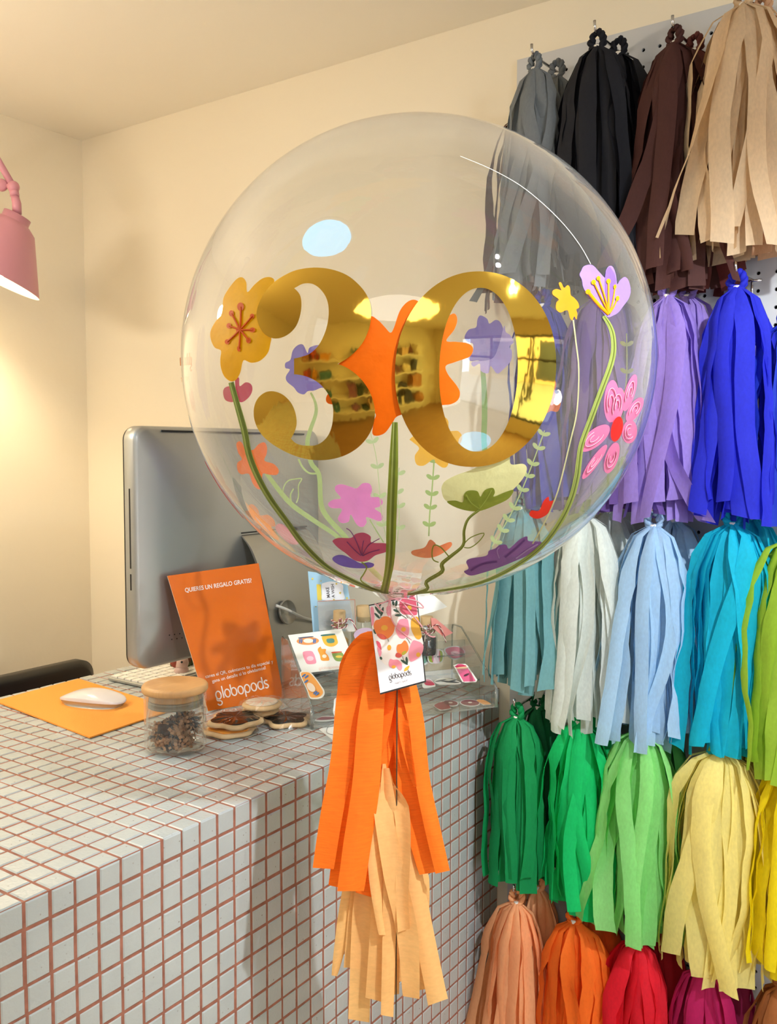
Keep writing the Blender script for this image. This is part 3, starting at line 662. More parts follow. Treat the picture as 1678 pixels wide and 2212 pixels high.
# pink flower on the right
pk = '#dc78a4'
PT = [petal(880, 130, 850, 690, 100), petal(980, 230, 900, 700, 90), petal(1180, 55, 1035, 540, 68), petal(1270, 365, 1075, 680, 78), ell(1105, 815, 98, 155, .1), petal(450, 1060, 830, 740, 108), petal(480, 1440, 800, 990, 56), petal(800, 1365, 935, 960, 84)]
sw = []
for e in PT:
    cx = sum(p[0] for p in e)/20; cy = sum(p[1] for p in e)/20
    for f in (.62, .3): sw.append((C4([(cx+(p[0]-cx)*f, cy+(p[1]-cy)*f) for p in e[2:17]]), 1.6, '#f4bccf', .0012, .0006))
flower('painted_flower', FB, [(C4(e), pk, .0004+.00006*i) for i, e in enumerate(PT)], label='pink painted flower with swirls',
       subs=[('flower_centre', [(C4(ell(935, 780, 76, 170, .22)), '#d6231c', .0016)], []), ('swirls', [], sw)])
flower('painted_flower', FB, [(C6([(1275, 560), (1290, 515), (1360, 515), (1400, 430), (1445, 390), (1455, 430), (1500, 425), (1470, 500), (1420, 560), (1340, 590)]), '#d63020', .0006)], label='small red painted flower')
flower('painted_flower', FB, [(C6([(700, 980), (740, 950), (880, 925), (905, 880), (960, 860), (1000, 830), (1060, 825), (1090, 860), (1180, 780), (1250, 750), (1262, 790), (1330, 795), (1385, 805), (1370, 850), (1280, 910), (1150, 970), (1000, 1030), (850, 1080), (740, 1105), (680, 1070), (720, 1040)]), '#82589c', .0005)],
       [(C6([(1000, 950), (980, 880), (1000, 850)]), 2, '#a98ac0', .0009), (C6([(1050, 940), (1150, 860), (1230, 780)]), 4, '#6a4288', .0009), (C6([(740, 1060), (850, 1000), (980, 980)]), 4, '#6a4288', .0009), (C6([(1150, 950), (1260, 870), (1350, 820)]), 3, '#a98ac0', .0009)], label='plum painted flower at the balloon bottom')
# cream tulip with olive sepals
flower('painted_flower', FB, [(C6([(520, 240), (620, 190), (760, 140), (900, 60), (1000, 20), (1090, 0), (1105, 95), (1215, 92), (1250, 140), (1210, 230), (1130, 320), (1060, 380), (960, 420), (840, 450), (700, 450), (560, 440), (500, 410), (475, 330), (485, 280)]), '#d3d29a', .0004)], label='pale cream painted flower with olive sepals',
       subs=[('sepals', [(C6([(525, 435), (600, 425), (670, 440), (680, 370), (720, 335), (800, 340), (830, 390), (870, 330), (940, 310), (960, 350), (950, 390), (1050, 350), (1130, 330), (1080, 410), (960, 470), (820, 520), (700, 515), (590, 480)]), '#7c8732', .0009)], [(C6([(820, 500), (740, 440), (700, 370)]), 2, '#93a048', .0012, 0), (C6([(820, 500), (880, 420), (930, 330)]), 2, '#93a048', .0012, 0)])])
stem(FB, C6([(820, 510), (720, 590), (680, 700), (672, 830), (560, 930), (480, 1000), (480, 1070), (340, 1160), (345, 1230), (180, 1282)]), [5, 6, 7, 9, 8, 6], '#87913f')
stem(FB, C6([(670, 830), (740, 760), (860, 720), (820, 790), (740, 850), (680, 850)]), 2.2, '#7d8a38', streak=False, name='painted_vine')
stem(FB, C6([(540, 930), (470, 850), (410, 830), (390, 890), (400, 960), (450, 985)]), 2.6, '#7d8a38', streak=False, name='painted_vine')
# magenta lily, violet brush flower
flower('painted_flower', FB, [(C5([(1020, 780), (1080, 755), (1200, 755), (1250, 715), (1330, 702), (1400, 740), (1410, 800), (1550, 810), (1625, 845), (1560, 895), (1450, 930), (1380, 980), (1310, 995), (1230, 975), (1150, 910), (1080, 860), (1030, 810)]), '#c25a7c', .0006)], label='magenta painted lily',
       subs=[('stamens', [], [(C5(p), 2, '#8a4a84', .001, .0006) for p in ([(1310, 935), (1250, 780), (1200, 690), (1155, 658)], [(1312, 935), (1315, 850), (1330, 780)], [(1315, 935), (1380, 830), (1490, 762)], [(1320, 938), (1400, 900), (1490, 875)], [(1300, 935), (1220, 860), (1160, 795)])])])
flower('painted_flower', FB, [(C5([(1015, 960), (1060, 930), (1130, 930), (1220, 970), (1300, 1010), (1380, 1000), (1435, 1020), (1400, 1055), (1250, 1060), (1120, 1040), (1040, 1000)]), '#7461bc', .0004)], label='violet painted brush flower')
stem(FB, C5([(1310, 1000), (1360, 1050), (1330, 1120), (1300, 1180), (1380, 1240), (1470, 1290)]), 3, '#8a9640', streak=False)
# --- painted on the far side of the balloon
flower('painted_flower', BB, [(C1([(175, 1210), (190, 1165), (240, 1150), (285, 1170), (285, 1090), (320, 1075), (325, 1150), (380, 1115), (430, 1135), (440, 1190), (410, 1250), (350, 1295), (300, 1285), (250, 1295), (195, 1275)]), '#c62c40', .0004)], label='small crimson painted flower')
flower('painted_flower', BB, [(C1([(1050, 780), (960, 800), (940, 850), (900, 775), (850, 780), (805, 830), (785, 910), (740, 940), (740, 985), (780, 1000), (745, 1060), (755, 1110), (815, 1160), (850, 1205), (905, 1225), (945, 1195), (1000, 1190), (1060, 1165), (1100, 1150), (1150, 1000), (1150, 850)]), '#8270bc', .0004)], label='violet painted flower behind the digit three')
stem(BB, [(671, 848), (681, 870), (682, 894), (669, 932), (664, 960), (672, 1000), (689, 1026), (693, 1086), (706, 1116), (745, 1159), (790, 1215), (835, 1262)], [4, 7, 9, 10, 10, 11, 11, 9], '#adbf74', streak=False)
stem(BB, [(575, 1022), (609, 1067), (636, 1095), (680, 1126), (727, 1158), (775, 1205), (815, 1245)], [9, 11, 10, 9, 7], '#adbf74', streak=False)
stem(BB, C7([(1010, 800), (1030, 720), (1080, 660), (1160, 642), (1240, 640), (1200, 720), (1200, 850), (1175, 930)]), 2.4, '#b3c57c', streak=False, name='painted_leaf')
stem(BB, C7([(1110, 910), (1105, 830), (1140, 760)]), 3, '#b3c57c', streak=False, name='painted_leaf')
stem(BB, C7([(1200, 400), (1250, 500), (1330, 570), (1430, 575)]), 4, '#b3c57c', streak=False, name='painted_leaf')
flower('painted_flower', BB, [(C2([(1100, 550), (1115, 600), (1150, 625), (1180, 680), (1145, 720), (1165, 760), (1155, 840), (1080, 920), (1040, 940), (990, 880), (970, 940), (910, 920), (900, 860), (850, 885), (840, 845), (1000, 820), (1060, 700)]), '#b59fd2', .0002), (C2([(905, 463), (880, 500), (870, 560), (810, 580), (775, 640), (800, 680), (845, 700), (840, 770), (805, 810), (830, 840), (890, 835), (950, 870), (1030, 870), (1090, 810), (1100, 700), (1100, 600), (1070, 520), (1030, 500), (980, 530), (960, 490)]), '#7c66b2', .0006)], label='purple painted pompon flower inside the zero')
stem(BB, C2([(925, 900), (938, 1100), (940, 1300), (935, 1500), (960, 1700), (1000, 1850)]), [10, 12, 12, 11, 9], '#8aa45a', streak=False)
flower('painted_flower', BB, [(C2([(600, 1295), (640, 1330), (650, 1410), (720, 1415), (755, 1460), (740, 1520), (710, 1545), (640, 1580), (640, 1690), (600, 1718), (540, 1680), (515, 1650), (440, 1700), (380, 1690), (365, 1620), (400, 1555), (340, 1500), (330, 1475), (450, 1400), (560, 1380), (585, 1330)]), '#f2b414', .0004)], label='golden yellow painted flower behind the zero')
def vine(path, leaves, col, w=3):
    mb = MB(); stroke(mb, BB, path, w, pm(col), .0004)
    P = spline(path, False, 8); n = len(P)
    for k in range(leaves):
        i = int((k+.6)/leaves*(n-2)); p = P[i]; q = P[i+1]; a = math.atan2(q[1]-p[1], q[0]-p[0])
        for s_ in (-1, 1):
            b_ = a+PI+s_*1.0; fill(mb, BB, petal(p[0], p[1], p[0]+17*math.cos(b_), p[1]+17*math.sin(b_), 4.6, 12), pm(col), .0007)
    return obj('painted_vine', mb, bl)
vine([(938, 985), (935, 1030), (932, 1070), (928, 1110), (926, 1158)], 5, '#a0b866')
vine([(1176, 930), (1156, 985), (1136, 1037), (1109, 1099), (1083, 1147), (1062, 1182)], 9, '#b4c884', 2.4)
vine([(800, 935), (812, 985), (818, 1040), (824, 1110), (836, 1170)], 4, '#b8c88c', 1.6)
vine([(862, 1010), (858, 1060), (862, 1110), (858, 1170)], 4, '#b8c88c', 1.6)
vine([(1353, 720), (1354, 780), (1352, 830), (1346, 880)], 3, '#b4bc70', 3)
flower('painted_flower', BB, [(C5([(1050, 230), (1110, 215), (1200, 240), (1260, 255), (1320, 205), (1390, 210), (1415, 270), (1400, 340), (1480, 345), (1525, 395), (1490, 440), (1440, 460), (1510, 510), (1525, 560), (1480, 585), (1360, 545), (1360, 600), (1320, 645), (1260, 620), (1200, 520), (1180, 590), (1110, 605), (1070, 560), (1110, 465), (1010, 455), (970, 415), (1020, 370), (1100, 355), (1045, 280)]), '#e07ab8', .0004), (C5(ell(1265, 400, 52, 44)), '#b47cc0', .0009)], label='rose pink painted flower')
stem(BB, C5([(1390, 570), (1450, 670), (1530, 800)]), 2.6, '#9db068', streak=False)
flower('painted_flower', BB, [(C7([(450, 220), (485, 185), (520, 210), (560, 280), (650, 290), (720, 220), (790, 200), (820, 260), (815, 340), (790, 420), (900, 460), (960, 530), (940, 590), (850, 590), (770, 580), (760, 700), (740, 765), (690, 750), (640, 680), (600, 580), (510, 585), (465, 540), (460, 450), (515, 400), (470, 320)]), '#f07414', .0004)], label='orange painted butterfly flower behind the left stem')
flower('painted_flower', BB, [(C7([(560, 1030), (610, 1020), (600, 960), (650, 950), (710, 1010), (740, 1080), (830, 1075), (900, 1130), (920, 1210), (870, 1230), (965, 1360), (920, 1370), (820, 1310), (760, 1300), (680, 1240), (640, 1160), (590, 1100)]), '#e67a22', .0004), (C7(ell(755, 1195, 48, 26, .75)), '#8a6c20', .0008)], label='orange painted flower near the monitor stand')
flower('painted_flower', BB, [(C7([(940, 1190), (1000, 1185), (1060, 1230), (1130, 1300), (1200, 1410), (1150, 1435), (1060, 1400), (950, 1290), (920, 1230)]), '#d4707e', .0004)], label='dusty pink painted flower')
flower('painted_flower', BB, [(C7([(-10, 345), (60, 420), (130, 500), (220, 640), (330, 800), (430, 950), (560, 1160), (530, 1160), (430, 1040), (280, 870), (150, 690), (60, 530), (0, 450)]), '#c02c2c', .0004)], label='red painted flower at the left rim')
flower('painted_flower', BB, [(C6([(210, 880), (320, 850), (370, 780), (420, 810), (440, 840), (550, 800), (570, 830), (520, 880), (430, 930), (330, 945), (220, 920)]), '#f4742a', .0004)], label='small orange painted flower above the tie')
flower('painted_flower', BB, [(C4([(110, 120), (130, 200), (110, 290), (170, 350), (190, 440), (150, 545), (60, 540), (0, 560), (40, 400), (80, 250)]), '#e4641e', .0004)], label='orange painted flower right of the zero')
mb = MB(); logo(mb, BB, 'globopods', (414, 788), (381, 790), 17, pm('#ee9a5c'), .0006, w=.13, up=(0, -17)); text(mb, BB, 'PARTY SHOP', (408, 822), (388, 826), 11, pm('#ee9a5c'), .0006, up=(0, -10))
o = obj('printed_logo', mb, bl); o['label'] = 'orange mirrored shop print'
# knot below the balloon
m_neck = film('balloon_neck_film', (.9, .8, .78), .12, .05, haze=.35, hazecol=(.85, .55, .45))
nk = MB(); base = BC+ax*(BR-.001)
nk.lathe([(.03, -.006), (.02, .001), (.010, .008), (.0045, .016), (.004, .020), (.008, .028), (.006, .036)], base-ax*.002, m_neck, 24, axis=ax, capb=False)
obj('tied_neck', nk, bl)
TIE = base+ax*.018

# --- string, tassels, gift tag
m_cord = mat('pink_cord', '#e8a3ae', .6)
strg = MB(); x0, y0 = TIE.x, TIE.y
S0 = at_d(858, 1330, depth(TIE)-.018); zfl = .03
strg.tube([TIE, Vector((S0.x, S0.y, TIE.z-.04)), Vector((S0.x, S0.y, .9)), Vector((S0.x, S0.y, zfl+.03))], .0007, mat('olive_string', '#3c3420', .6), 6)
st_ = thing('balloon_string', 'thin dark string hanging straight down from the balloon', 'string', (S0.x, S0.y, zfl))
obj('cord', strg, st_)
tag(obj('balloon_weight', MB().lathe([(.045, 0), (.045, .05), (.03, .06)], (S0.x, S0.y, 0), mat('weight_foil', '#c8a040', .3, 1.0), 20)), 'gold balloon weight standing on the floor under the string', 'balloon weight')

DT = depth(S0)+.018
def strips(name, label, spec, cm, group, cat='tassel', tie=(850, 1352)):
    t = thing(name, label, cat, at_d(tie[0], tie[1], DT), group)
    mb = MB()
    for q, (pts, w, dd) in enumerate(spec):
        P = spline(pts, False, 5); n = len(P); vs = []
        ws = w if isinstance(w, (list, tuple)) else (w*.16, w*.85, w, w, w)
        ph = q*1.9
        for i, p in enumerate(P):
            t_ = i/(n-1); a = P[max(0, i-1)]; b_ = P[min(n-1, i+1)]; dx, dy = b_[0]-a[0], b_[1]-a[1]; l = math.hypot(dx, dy) or 1
            f = t_*(len(ws)-1); k = min(len(ws)-2, int(f)); ww = (ws[k]*(1-(f-k))+ws[k+1]*(f-k))/2
            D = DT+dd*(.25+.75*sstep(t_*2.2))
            for e in (-1, -.5, 0, .5, 1):
                bend = .004*(1-e*e)*math.cos(ph)+.005*e*math.sin(ph+t_*2.2)+.0016*noise.noise(Vector((q*3, t_*9, e*1.3)))
                y_ = p[1]+dx/l*ww*e*.9; 
                if i == n-1: y_ += 4*math.sin(q*2.7)*e
                vs.append(at_d(p[0]-dy/l*ww*e, y_, D-bend))
        mb.add(vs, [(i*5+k, i*5+k+1, (i+1)*5+k+1, (i+1)*5+k) for i in range(n-1) for k in range(4)], cm, True)
    obj('fringe', mb, t); return t
m_crepe = tissue('orange_crepe_paper', '#ff7d1e', trans=.3, rough=.8, fib=(60, .12, (1, 1, 14)))
m_peachc = tissue('peach_crepe_paper', '#f4c07a', trans=.32, rough=.8, fib=(120, .05, (1, 1, 3)))
peach = strips('paper_tassel', 'long peach paper tassel hanging below the orange one on the balloon string', [
    ([(815, 1640), (795, 1740), (770, 1860), (745, 1990), (722, 2108)], (16, 34, 40, 34, 12), .03),
    ([(820, 1650), (800, 1800), (775, 1950), (762, 2090)], 40, .022), ([(822, 1650), (808, 1800), (785, 1960), (775, 2205)], 46, .014),
    ([(826, 1650), (815, 1800), (800, 1960), (797, 2150)], 44, .03), ([(830, 1650), (835, 1780), (822, 1950), (808, 2160)], 38, .004),
    ([(838, 1660), (848, 1800), (845, 1960), (842, 2150)], 40, .02), ([(830, 1660), (845, 1790), (842, 1960), (836, 2195)], (20, 34, 30, 27), -.004),
    ([(840, 1680), (862, 1800), (868, 1950), (872, 2120)], 44, .028), ([(845, 1690), (868, 1800), (880, 1960), (898, 2140)], 44, .016),
    ([(845, 1690), (875, 1800), (896, 1960), (912, 2110)], 46, .03), ([(850, 1710), (880, 1810), (905, 1960), (946, 2165)], (16, 34, 42, 44), .01),
    ([(820, 1690), (828, 1760), (852, 1890), (880, 2020), (888, 2155)], (22, 40, 48, 46, 36), -.012),
    ([(845, 1700), (866, 1745), (872, 1830), (868, 1930), (872, 2010)], (14, 34, 30, 28, 26), -.014),
    ([(812, 1660), (806, 1760), (812, 1900), (830, 2020)], (16, 30, 30, 24), -.004),
    ([(855, 1700), (890, 1820), (912, 1900), (918, 1990)], (12, 30, 30, 14), .034)], m_peachc, 'paper tassels on the balloon string', tie=(838, 1640))
orange = strips('paper_tassel', 'orange crepe paper tassel hanging behind the floral gift tag', [
    ([(835, 1378), (790, 1384), (752, 1440), (738, 1540), (728, 1640)], (22, 40, 38, 20, 10), .03),
    ([(830, 1385), (778, 1410), (752, 1490), (738, 1640), (716, 1760), (698, 1876)], (20, 44, 46, 48, 48, 46), -.006),
    ([(835, 1385), (800, 1430), (775, 1520), (768, 1640), (752, 1780), (735, 1918)], (20, 40, 46, 52, 54, 52), .012),
    ([(840, 1390), (815, 1450), (800, 1560), (790, 1700), (772, 1820), (757, 1925)], (20, 44, 56, 60, 60, 58), -.014),
    ([(843, 1395), (835, 1480), (825, 1600), (800, 1740), (785, 1933)], (20, 44, 50, 44, 34), .004),
    ([(846, 1395), (845, 1480), (850, 1560), (856, 1660), (872, 1740), (893, 1850)], (22, 46, 44, 44, 44, 40), .028),
    ([(848, 1395), (858, 1480), (876, 1600), (890, 1740), (928, 1886)], (22, 48, 52, 50, 46), .006),
    ([(850, 1395), (880, 1480), (899, 1560), (912, 1680), (932, 1780), (956, 1884)], (20, 38, 34, 32, 34, 32), -.008),
    ([(848, 1400), (870, 1500), (872, 1580), (886, 1650), (897, 1700)], (16, 26, 22, 16, 6), -.012),
    ([(845, 1400), (840, 1500), (826, 1580), (810, 1640), (806, 1700)], (16, 30, 30, 26, 14), -.004),
    ([(846, 1400), (852, 1480), (852, 1560), (846, 1620), (840, 1680)], (20, 36, 36, 28, 16), .034)], m_crepe, 'paper tassels on the balloon string', tie=(850, 1378))

# gift tag
A_, B_, C_, D4 = (797.4, 1309), (899, 1287), (917, 1470.5), (821, 1497)
DG = DT-.022
TK = PlaneKit(at_d(*A_, DG+.006), at_d(*B_, DG+.004), at_d(*D4, DG-.012))
tg = thing('gift_tag', 'white gift tag printed with pink and orange flowers hanging under the balloon', 'tag', TK.pt(858, 1300))
m_card = mat('tag_card', '#e9e6ea', .45); m_blk = mat('black_card', '#141214', .5)
mb = MB(); mb.prism([TK.pt(*p) for p in (A_, B_, C_, D4)], -TK.n, .0009, m_card); obj('tag_card', mb, tg)
mb = MB(); mb.prism([TK.pt(p[0], p[1], -.001) for p in ((796, 1306.5), (900.5, 1285), (920, 1473.5), (821, 1500.5))], -TK.n, .0012, m_blk); o = obj('backing_card', mb, tg); o['label'] = 'black backing card edge'
CF = lambda p: cv(780, 1270, 9.219, p)
pr = MB()
def pf(pts, col, l, sm=True, mx=CF): fill(pr, TK, spline(mx(pts)) if sm else mx(pts), mat('ink_'+col.strip('#'), col, .45), l)
pf([(178, 385), (560, 285), (1105, 165), (1130, 570), (1190, 900), (1238, 1100), (1190, 1340), (990, 1450), (960, 1560), (840, 1675), (700, 1570), (600, 1600), (470, 1530), (380, 1420), (300, 1080), (215, 800)], '#f0e6e2', .0002, False)
pf([(185, 400), (240, 390), (262, 520), (258, 680), (215, 760), (200, 600)], '#e98da2', .0004)
pf([(300, 1060), (350, 1070), (390, 1130), (402, 1240), (330, 1170)], '#d9506a', .0004); pf([(320, 1180), (400, 1240), (400, 1330), (365, 1370)], '#e98da2', .0005)
for lf in ((275, 370, 380, 520), (265, 500, 375, 610), (440, 380, 400, 560), (350, 340, 400, 330), (640, 430, 750, 480), (670, 545, 810, 545), (710, 250, 690, 370), (630, 260, 650, 350), (250, 820, 290, 920), (380, 1370, 410, 1430), (790, 1430, 930, 1530), (900, 1370, 915, 1520)):
    fill(pr, TK, CF(petal(*lf, 24)), mat('ink_green', '#24483a', .45), .0005)
stroke(pr, TK, CF([(690, 390), (760, 500), (905, 610)]), 1.4, mat('ink_green'), .0006); stroke(pr, TK, CF([(370, 340), (380, 480), (395, 600)]), 1.4, mat('ink_green'), .0006)
stroke(pr, TK, CF([(825, 1360), (850, 1440), (920, 1530)]), 1.0, mat('ink_green'), .0006); stroke(pr, TK, CF([(530, 1010), (548, 1070)]), 1.0, mat('ink_green'), .0006, sm=False); stroke(pr, TK, CF([(900, 995), (940, 1040), (975, 1105)]), 1.0, mat('ink_green'), .0006)
stroke(pr, TK, CF([(905, 550), (930, 605)]), 1.0, mat('ink_green'), .0006, sm=False); stroke(pr, TK, CF([(1020, 550), (1005, 590)]), 1.0, mat('ink_green'), .0006, sm=False)
pf([(420, 580), (470, 565), (540, 575), (600, 620), (650, 690), (668, 780), (640, 900), (560, 990), (470, 1020), (380, 990), (310, 920), (260, 820), (250, 730), (290, 650), (360, 630), (400, 600)], '#ec7a2c', .0006)
pf([(310, 925), (400, 915), (470, 950), (510, 1010), (430, 1025), (360, 990)], '#d2503c', .0008); pf(ell(465, 795, 68, 55), '#e9a428', .0009, False)
pf([(850, 190), (900, 170), (935, 215), (980, 180), (1040, 175), (1085, 230), (1115, 500), (1060, 545), (940, 530), (850, 530), (790, 480), (768, 400), (770, 280)], '#d65a74', .0006); pf(ell(960, 400, 48, 52), '#d9a436', .0009, False)
pf([(760, 640), (830, 615), (920, 625), (945, 700), (960, 820), (940, 930), (870, 1000), (790, 1005), (720, 930), (685, 830), (715, 730)], '#ee90a6', .0006); pf(ell(845, 825, 48, 45), '#e9a428', .0009, False)
pf([(1010, 610), (1130, 580), (1165, 760), (1205, 960), (1150, 1025), (1080, 990), (1010, 860), (990, 740)], '#e3a62c', .0006)
pf([(860, 1045), (910, 1080), (945, 1180), (930, 1260), (860, 1330), (780, 1320), (710, 1260), (720, 1140), (800, 1110)], '#ee7f36', .0006)
pf([(715, 1290), (780, 1310), (820, 1350), (760, 1390), (690, 1370), (685, 1330)], '#c8463c', .0007); pf(petal(810, 1330, 900, 1260, 32), '#b3a428', .0008, False)
pf([(1040, 1045), (1120, 1060), (1190, 1090), (1240, 1160), (1225, 1270), (1170, 1370), (1050, 1450), (980, 1460), (945, 1370), (950, 1250), (990, 1120)], '#f093a8', .0006); pf(ell(1138, 1330, 42, 46), '#e9a428', .0009, False)
pf([(580, 1415), (640, 1430), (730, 1430), (800, 1500), (820, 1590), (790, 1640), (740, 1620), (700, 1560), (640, 1600), (570, 1570), (548, 1500)], '#f08ea2', .0006); pf(ell(650, 1570, 42, 30), '#e9a428', .0009, False); pf([(865, 1660), (870, 1600), (960, 1545), (940, 1620)], '#e9a428', .0008)
pf(ell(560, 1190, 40, 56), '#e3a62c', .0007, False); pf([(500, 400), (560, 350), (590, 450), (570, 560), (520, 540)], '#ec9aae', .0004)
obj('floral_print', pr, tg)
lt = MB(); m_ink = mat('dark_print', '#3a3234', .5)
logo(lt, TK, 'globopods', (780+562/9.219, 1270+1828/9.219), (780+1012/9.219, 1270+1728/9.219), 8.2, m_ink, .0004, w=.14)
text(lt, TK, 'PARTY SHOP', (780+682/9.219, 1270+1925/9.219), (780+930/9.219, 1270+1860/9.219), 4.2, mat('grey_print', '#8c8488', .5), .0004)
obj('printed_lettering', lt, tg)
# pink cord with bow
cb = MB(); cpts = lambda L, dd: [at_d(780+x/9.219, 1270+y/9.219, DG-.004+dd) for x, y in L]
def spl3(P, k=5):
    o = []; n = len(P)
    for i in range(n-1):
        g = lambda j: P[max(0, min(n-1, j))]
        for q in range(k):
            t = q/k; p0, p1, p2, p3 = g(i-1), g(i), g(i+1), g(i+2)
            o.append(.5*((2*p1)+(-p0+p2)*t+(2*p0-5*p1+4*p2-p3)*t*t+(-p0+3*p1-3*p2+p3)*t**3))
    return o+[P[-1]]
for L in ([(265, 320), (300, 330), (380, 430), (440, 480)], [(330, 330), (450, 290), (560, 240), (650, 220)], [(560, 240), (545, 350), (540, 440), (505, 495)], [(580, 240), (585, 420), (600, 600), (700, 780), (870, 930), (1020, 1050)],
          [(600, 225), (750, 205), (950, 225), (1120, 270), (1220, 350), (1235, 395), (1150, 385), (900, 310), (720, 240)], [(720, 240), (830, 300), (1000, 510), (1150, 690), (1270, 850), (1340, 940), (1420, 975), (1475, 970)], [(560, 200), (620, 210), (700, 230), (780, 250)]):
    cb.tube(spl3(cpts(L, 0)), .00075, m_cord, 6)
cb.tube(spl3([TIE+Vector((.006*math.cos(a), .006*math.sin(a), .001*math.sin(a*3))) for a in [k*2*PI/10 for k in range(22)]]), .0009, m_cord, 6)
obj('pink_cord', cb, tg)
obj('cord_clip', MB().ball(cpts([(1262, 805)], 0)[0], .0032, m_steel, 10, 8), tg)
# white folded card behind the tag
WK = PlaneKit(at_d(900, 1290, DT+.03), at_d(965, 1311, DT+.045), at_d(905, 1330, DT+.03))
tag(obj('folded_card', MB().prism([WK.pt(*p) for p in ((856, 1300), (880, 1288), (938, 1287), (966, 1311), (935, 1322), (903, 1331), (862, 1340))], -WK.n, .0006, mat('white_card', '#e6e8e2', .5))), 'blank white paper card corner sticking out behind the gift tag', 'card')

# ================================================================== PINK WALL LAMP
lamp = thing('wall_lamp', 'dusty pink swing arm wall lamp with a lit bulb at the left edge', 'lamp', (XL, LAMP_C.y, LAMP_C.z+.2))
m_pink = mat('pink_enamel', '#c98a98', 0.38); m_inner = mat('lamp_inner_white', '#f6f0e4', .5)
top_c = at_d(32, 478, 1.75); LA = (LAMP_C-top_c).normalized(); hh = (LAMP_C-top_c).length
LA = (LA-FW*.05).normalized(); LAMP_C = top_c+LA*hh
shade = MB().lathe([(.026, -.012), (.026, .0), (.030, .002), (.044, .012), (.098, hh)], top_c, m_pink, 48, axis=LA, capt=False)
obj('lamp_shade', shade, lamp)
obj('shade_lining', MB().lathe([(.012, .012), (.0425, .016), (.0965, hh-.0008), (.098, hh)], top_c, m_inner, 48, axis=LA, capb=True, capt=False), lamp)
obj('bulb', MB().ball(LAMP_C-LA*.028, .03, mat('lit_bulb', '#fff4dc', .4, emit='#ffe2b0', estr=40), 20, 14), lamp)
obj('lamp_neck', MB().tube([top_c-LA*.012, at_d(38, 464, 1.75)], [.006, .006], m_steel, 10).tube([at_d(37, 462, 1.75), at_d(36, 440, 1.75), at_d(32, 424, 1.75)], [.0085, .0085, .0075], m_pink, 16).tube([at_d(32, 424, 1.75), at_d(30, 410, 1.75)], [.0085, .0085], m_pink, 16), lamp)
J = at_d(29, 404, 1.75)
jb = MB().ball(J, .0115, m_pink, 18, 12); jb.tube([J, at_d(12, 401, 1.75)], .004, m_pink, 10)
obj('lamp_joint', jb, lamp)
obj('joint_knob', MB().lathe([(.010, -.006), (.0115, -.003), (.0115, .004), (.009, .007)], at_d(3, 400, 1.75), m_pink, 18, axis=-FW+RT*.3), lamp)
elb = at_d(-60, 250, 1.77); wallp = Vector((XL+.012, elb.y-.05, elb.z-.18))
obj('lamp_arm', MB().tube([J, elb], .0065, m_pink, 12).tube([elb, wallp], .0065, m_pink, 12), lamp)
obj('wall_plate', MB().lathe([(.05, 0), (.05, .01), (.03, .018)], (XL+.0005, wallp.y, wallp.z), m_pink, 28, axis=(1, 0, 0)), lamp)
light('pink_lamp_light', 'SPOT', LAMP_C-LA*.012, 26, (1.0, .80, .54), LAMP_C+LA, spot_size=math.radians(150), spot_blend=.5, shadow_soft_size=.03)

GL = Vector((-1.42, .21, 1.955))
gs = thing('lantern_pendant', 'small square opal pendant lantern over the desk behind the counter', 'lamp', GL)
obj('opal_shade', MB().box(GL-Vector((.055, .055, .05)), GL+Vector((.055, .055, .05)), mat('opal_glass', '#f2f4ff', .3, emit='#dfeaff', estr=9)), gs, bevel=.006)
obj('suspension_rod', MB().tube([GL+Vector((0, 0, .051)), Vector((GL.x, GL.y, ZC-.001))], .004, m_rim, 10), gs)
obj('ceiling_rose', MB().lathe([(.03, -.014), (.045, -.001)], (GL.x, GL.y, ZC), m_rim, 24), gs)
for k, (dx, dy) in enumerate(((.1, 0), (-.1, 0), (0, .1), (0, -.1))):
    light('lantern_light', 'POINT', GL+Vector((dx, dy, 0)), 4.4, (1.0, .84, .62), shadow_soft_size=.045)

# ================================================================== COMPUTER
m_alu = mat('brushed_aluminium', '#b2b5b4', .4, .85, bump=(300, .04, .0004, (1, 1, 1))); m_aluS = mat('aluminium_edge', '#85888a', .3, .9); m_dark = mat('black_plastic', '#101012', .4)
XC = -1.145
pTL = at_x(289, 919, XC); pTR = at_x(700, 930, XC); pBL = at_x(292, 1452, XC)
y0_, y1_, zt_, zb_ = pTL.y, min(pTR.y, YW-.012), pTL.z, pBL.z
mon = thing('desktop_computer', 'silver all-in-one desktop computer seen from behind on the counter', 'computer', (XC, (y0_+y1_)/2, ZT))
def rrect(y0, y1, z0, z1, r, n=8):
    o = []
    for cy, cz, a0 in ((y1-r, z1-r, 0), (y0+r, z1-r, 90), (y0+r, z0+r, 180), (y1-r, z0+r, 270)):
        for k in range(n+1): a = math.radians(a0+90*k/n); o.append((cy+r*math.cos(a), cz+r*math.sin(a)))
    return o
sh_ = MB(); rings = []
R0 = .022
for (x, ins) in ((XC-.026, .001), (XC-.024, 0), (XC-.004, 0), (XC-.001, .002), (XC+.002, .006), (XC+.010, .05), (XC+.0155, .11), (XC+.018, .16)):
    rings.append([(x, a, b_) for a, b_ in rrect(y0_+ins, y1_-ins, zb_+ins, zt_-ins, min(R0+max(0, ins*.3), (zt_-zb_)/2-ins-.004))])
n = len(rings[0]); vs = [Vector(p) for r_ in rings for p in r_]
fs = [(i*n+j, i*n+(j+1) % n, (i+1)*n+(j+1) % n, (i+1)*n+j) for i in range(len(rings)-1) for j in range(n)]
fs.append(tuple((len(rings)-1)*n+j for j in range(n)))
sh_.add(vs, fs, m_alu, True)
obj('back_shell', sh_, mon)
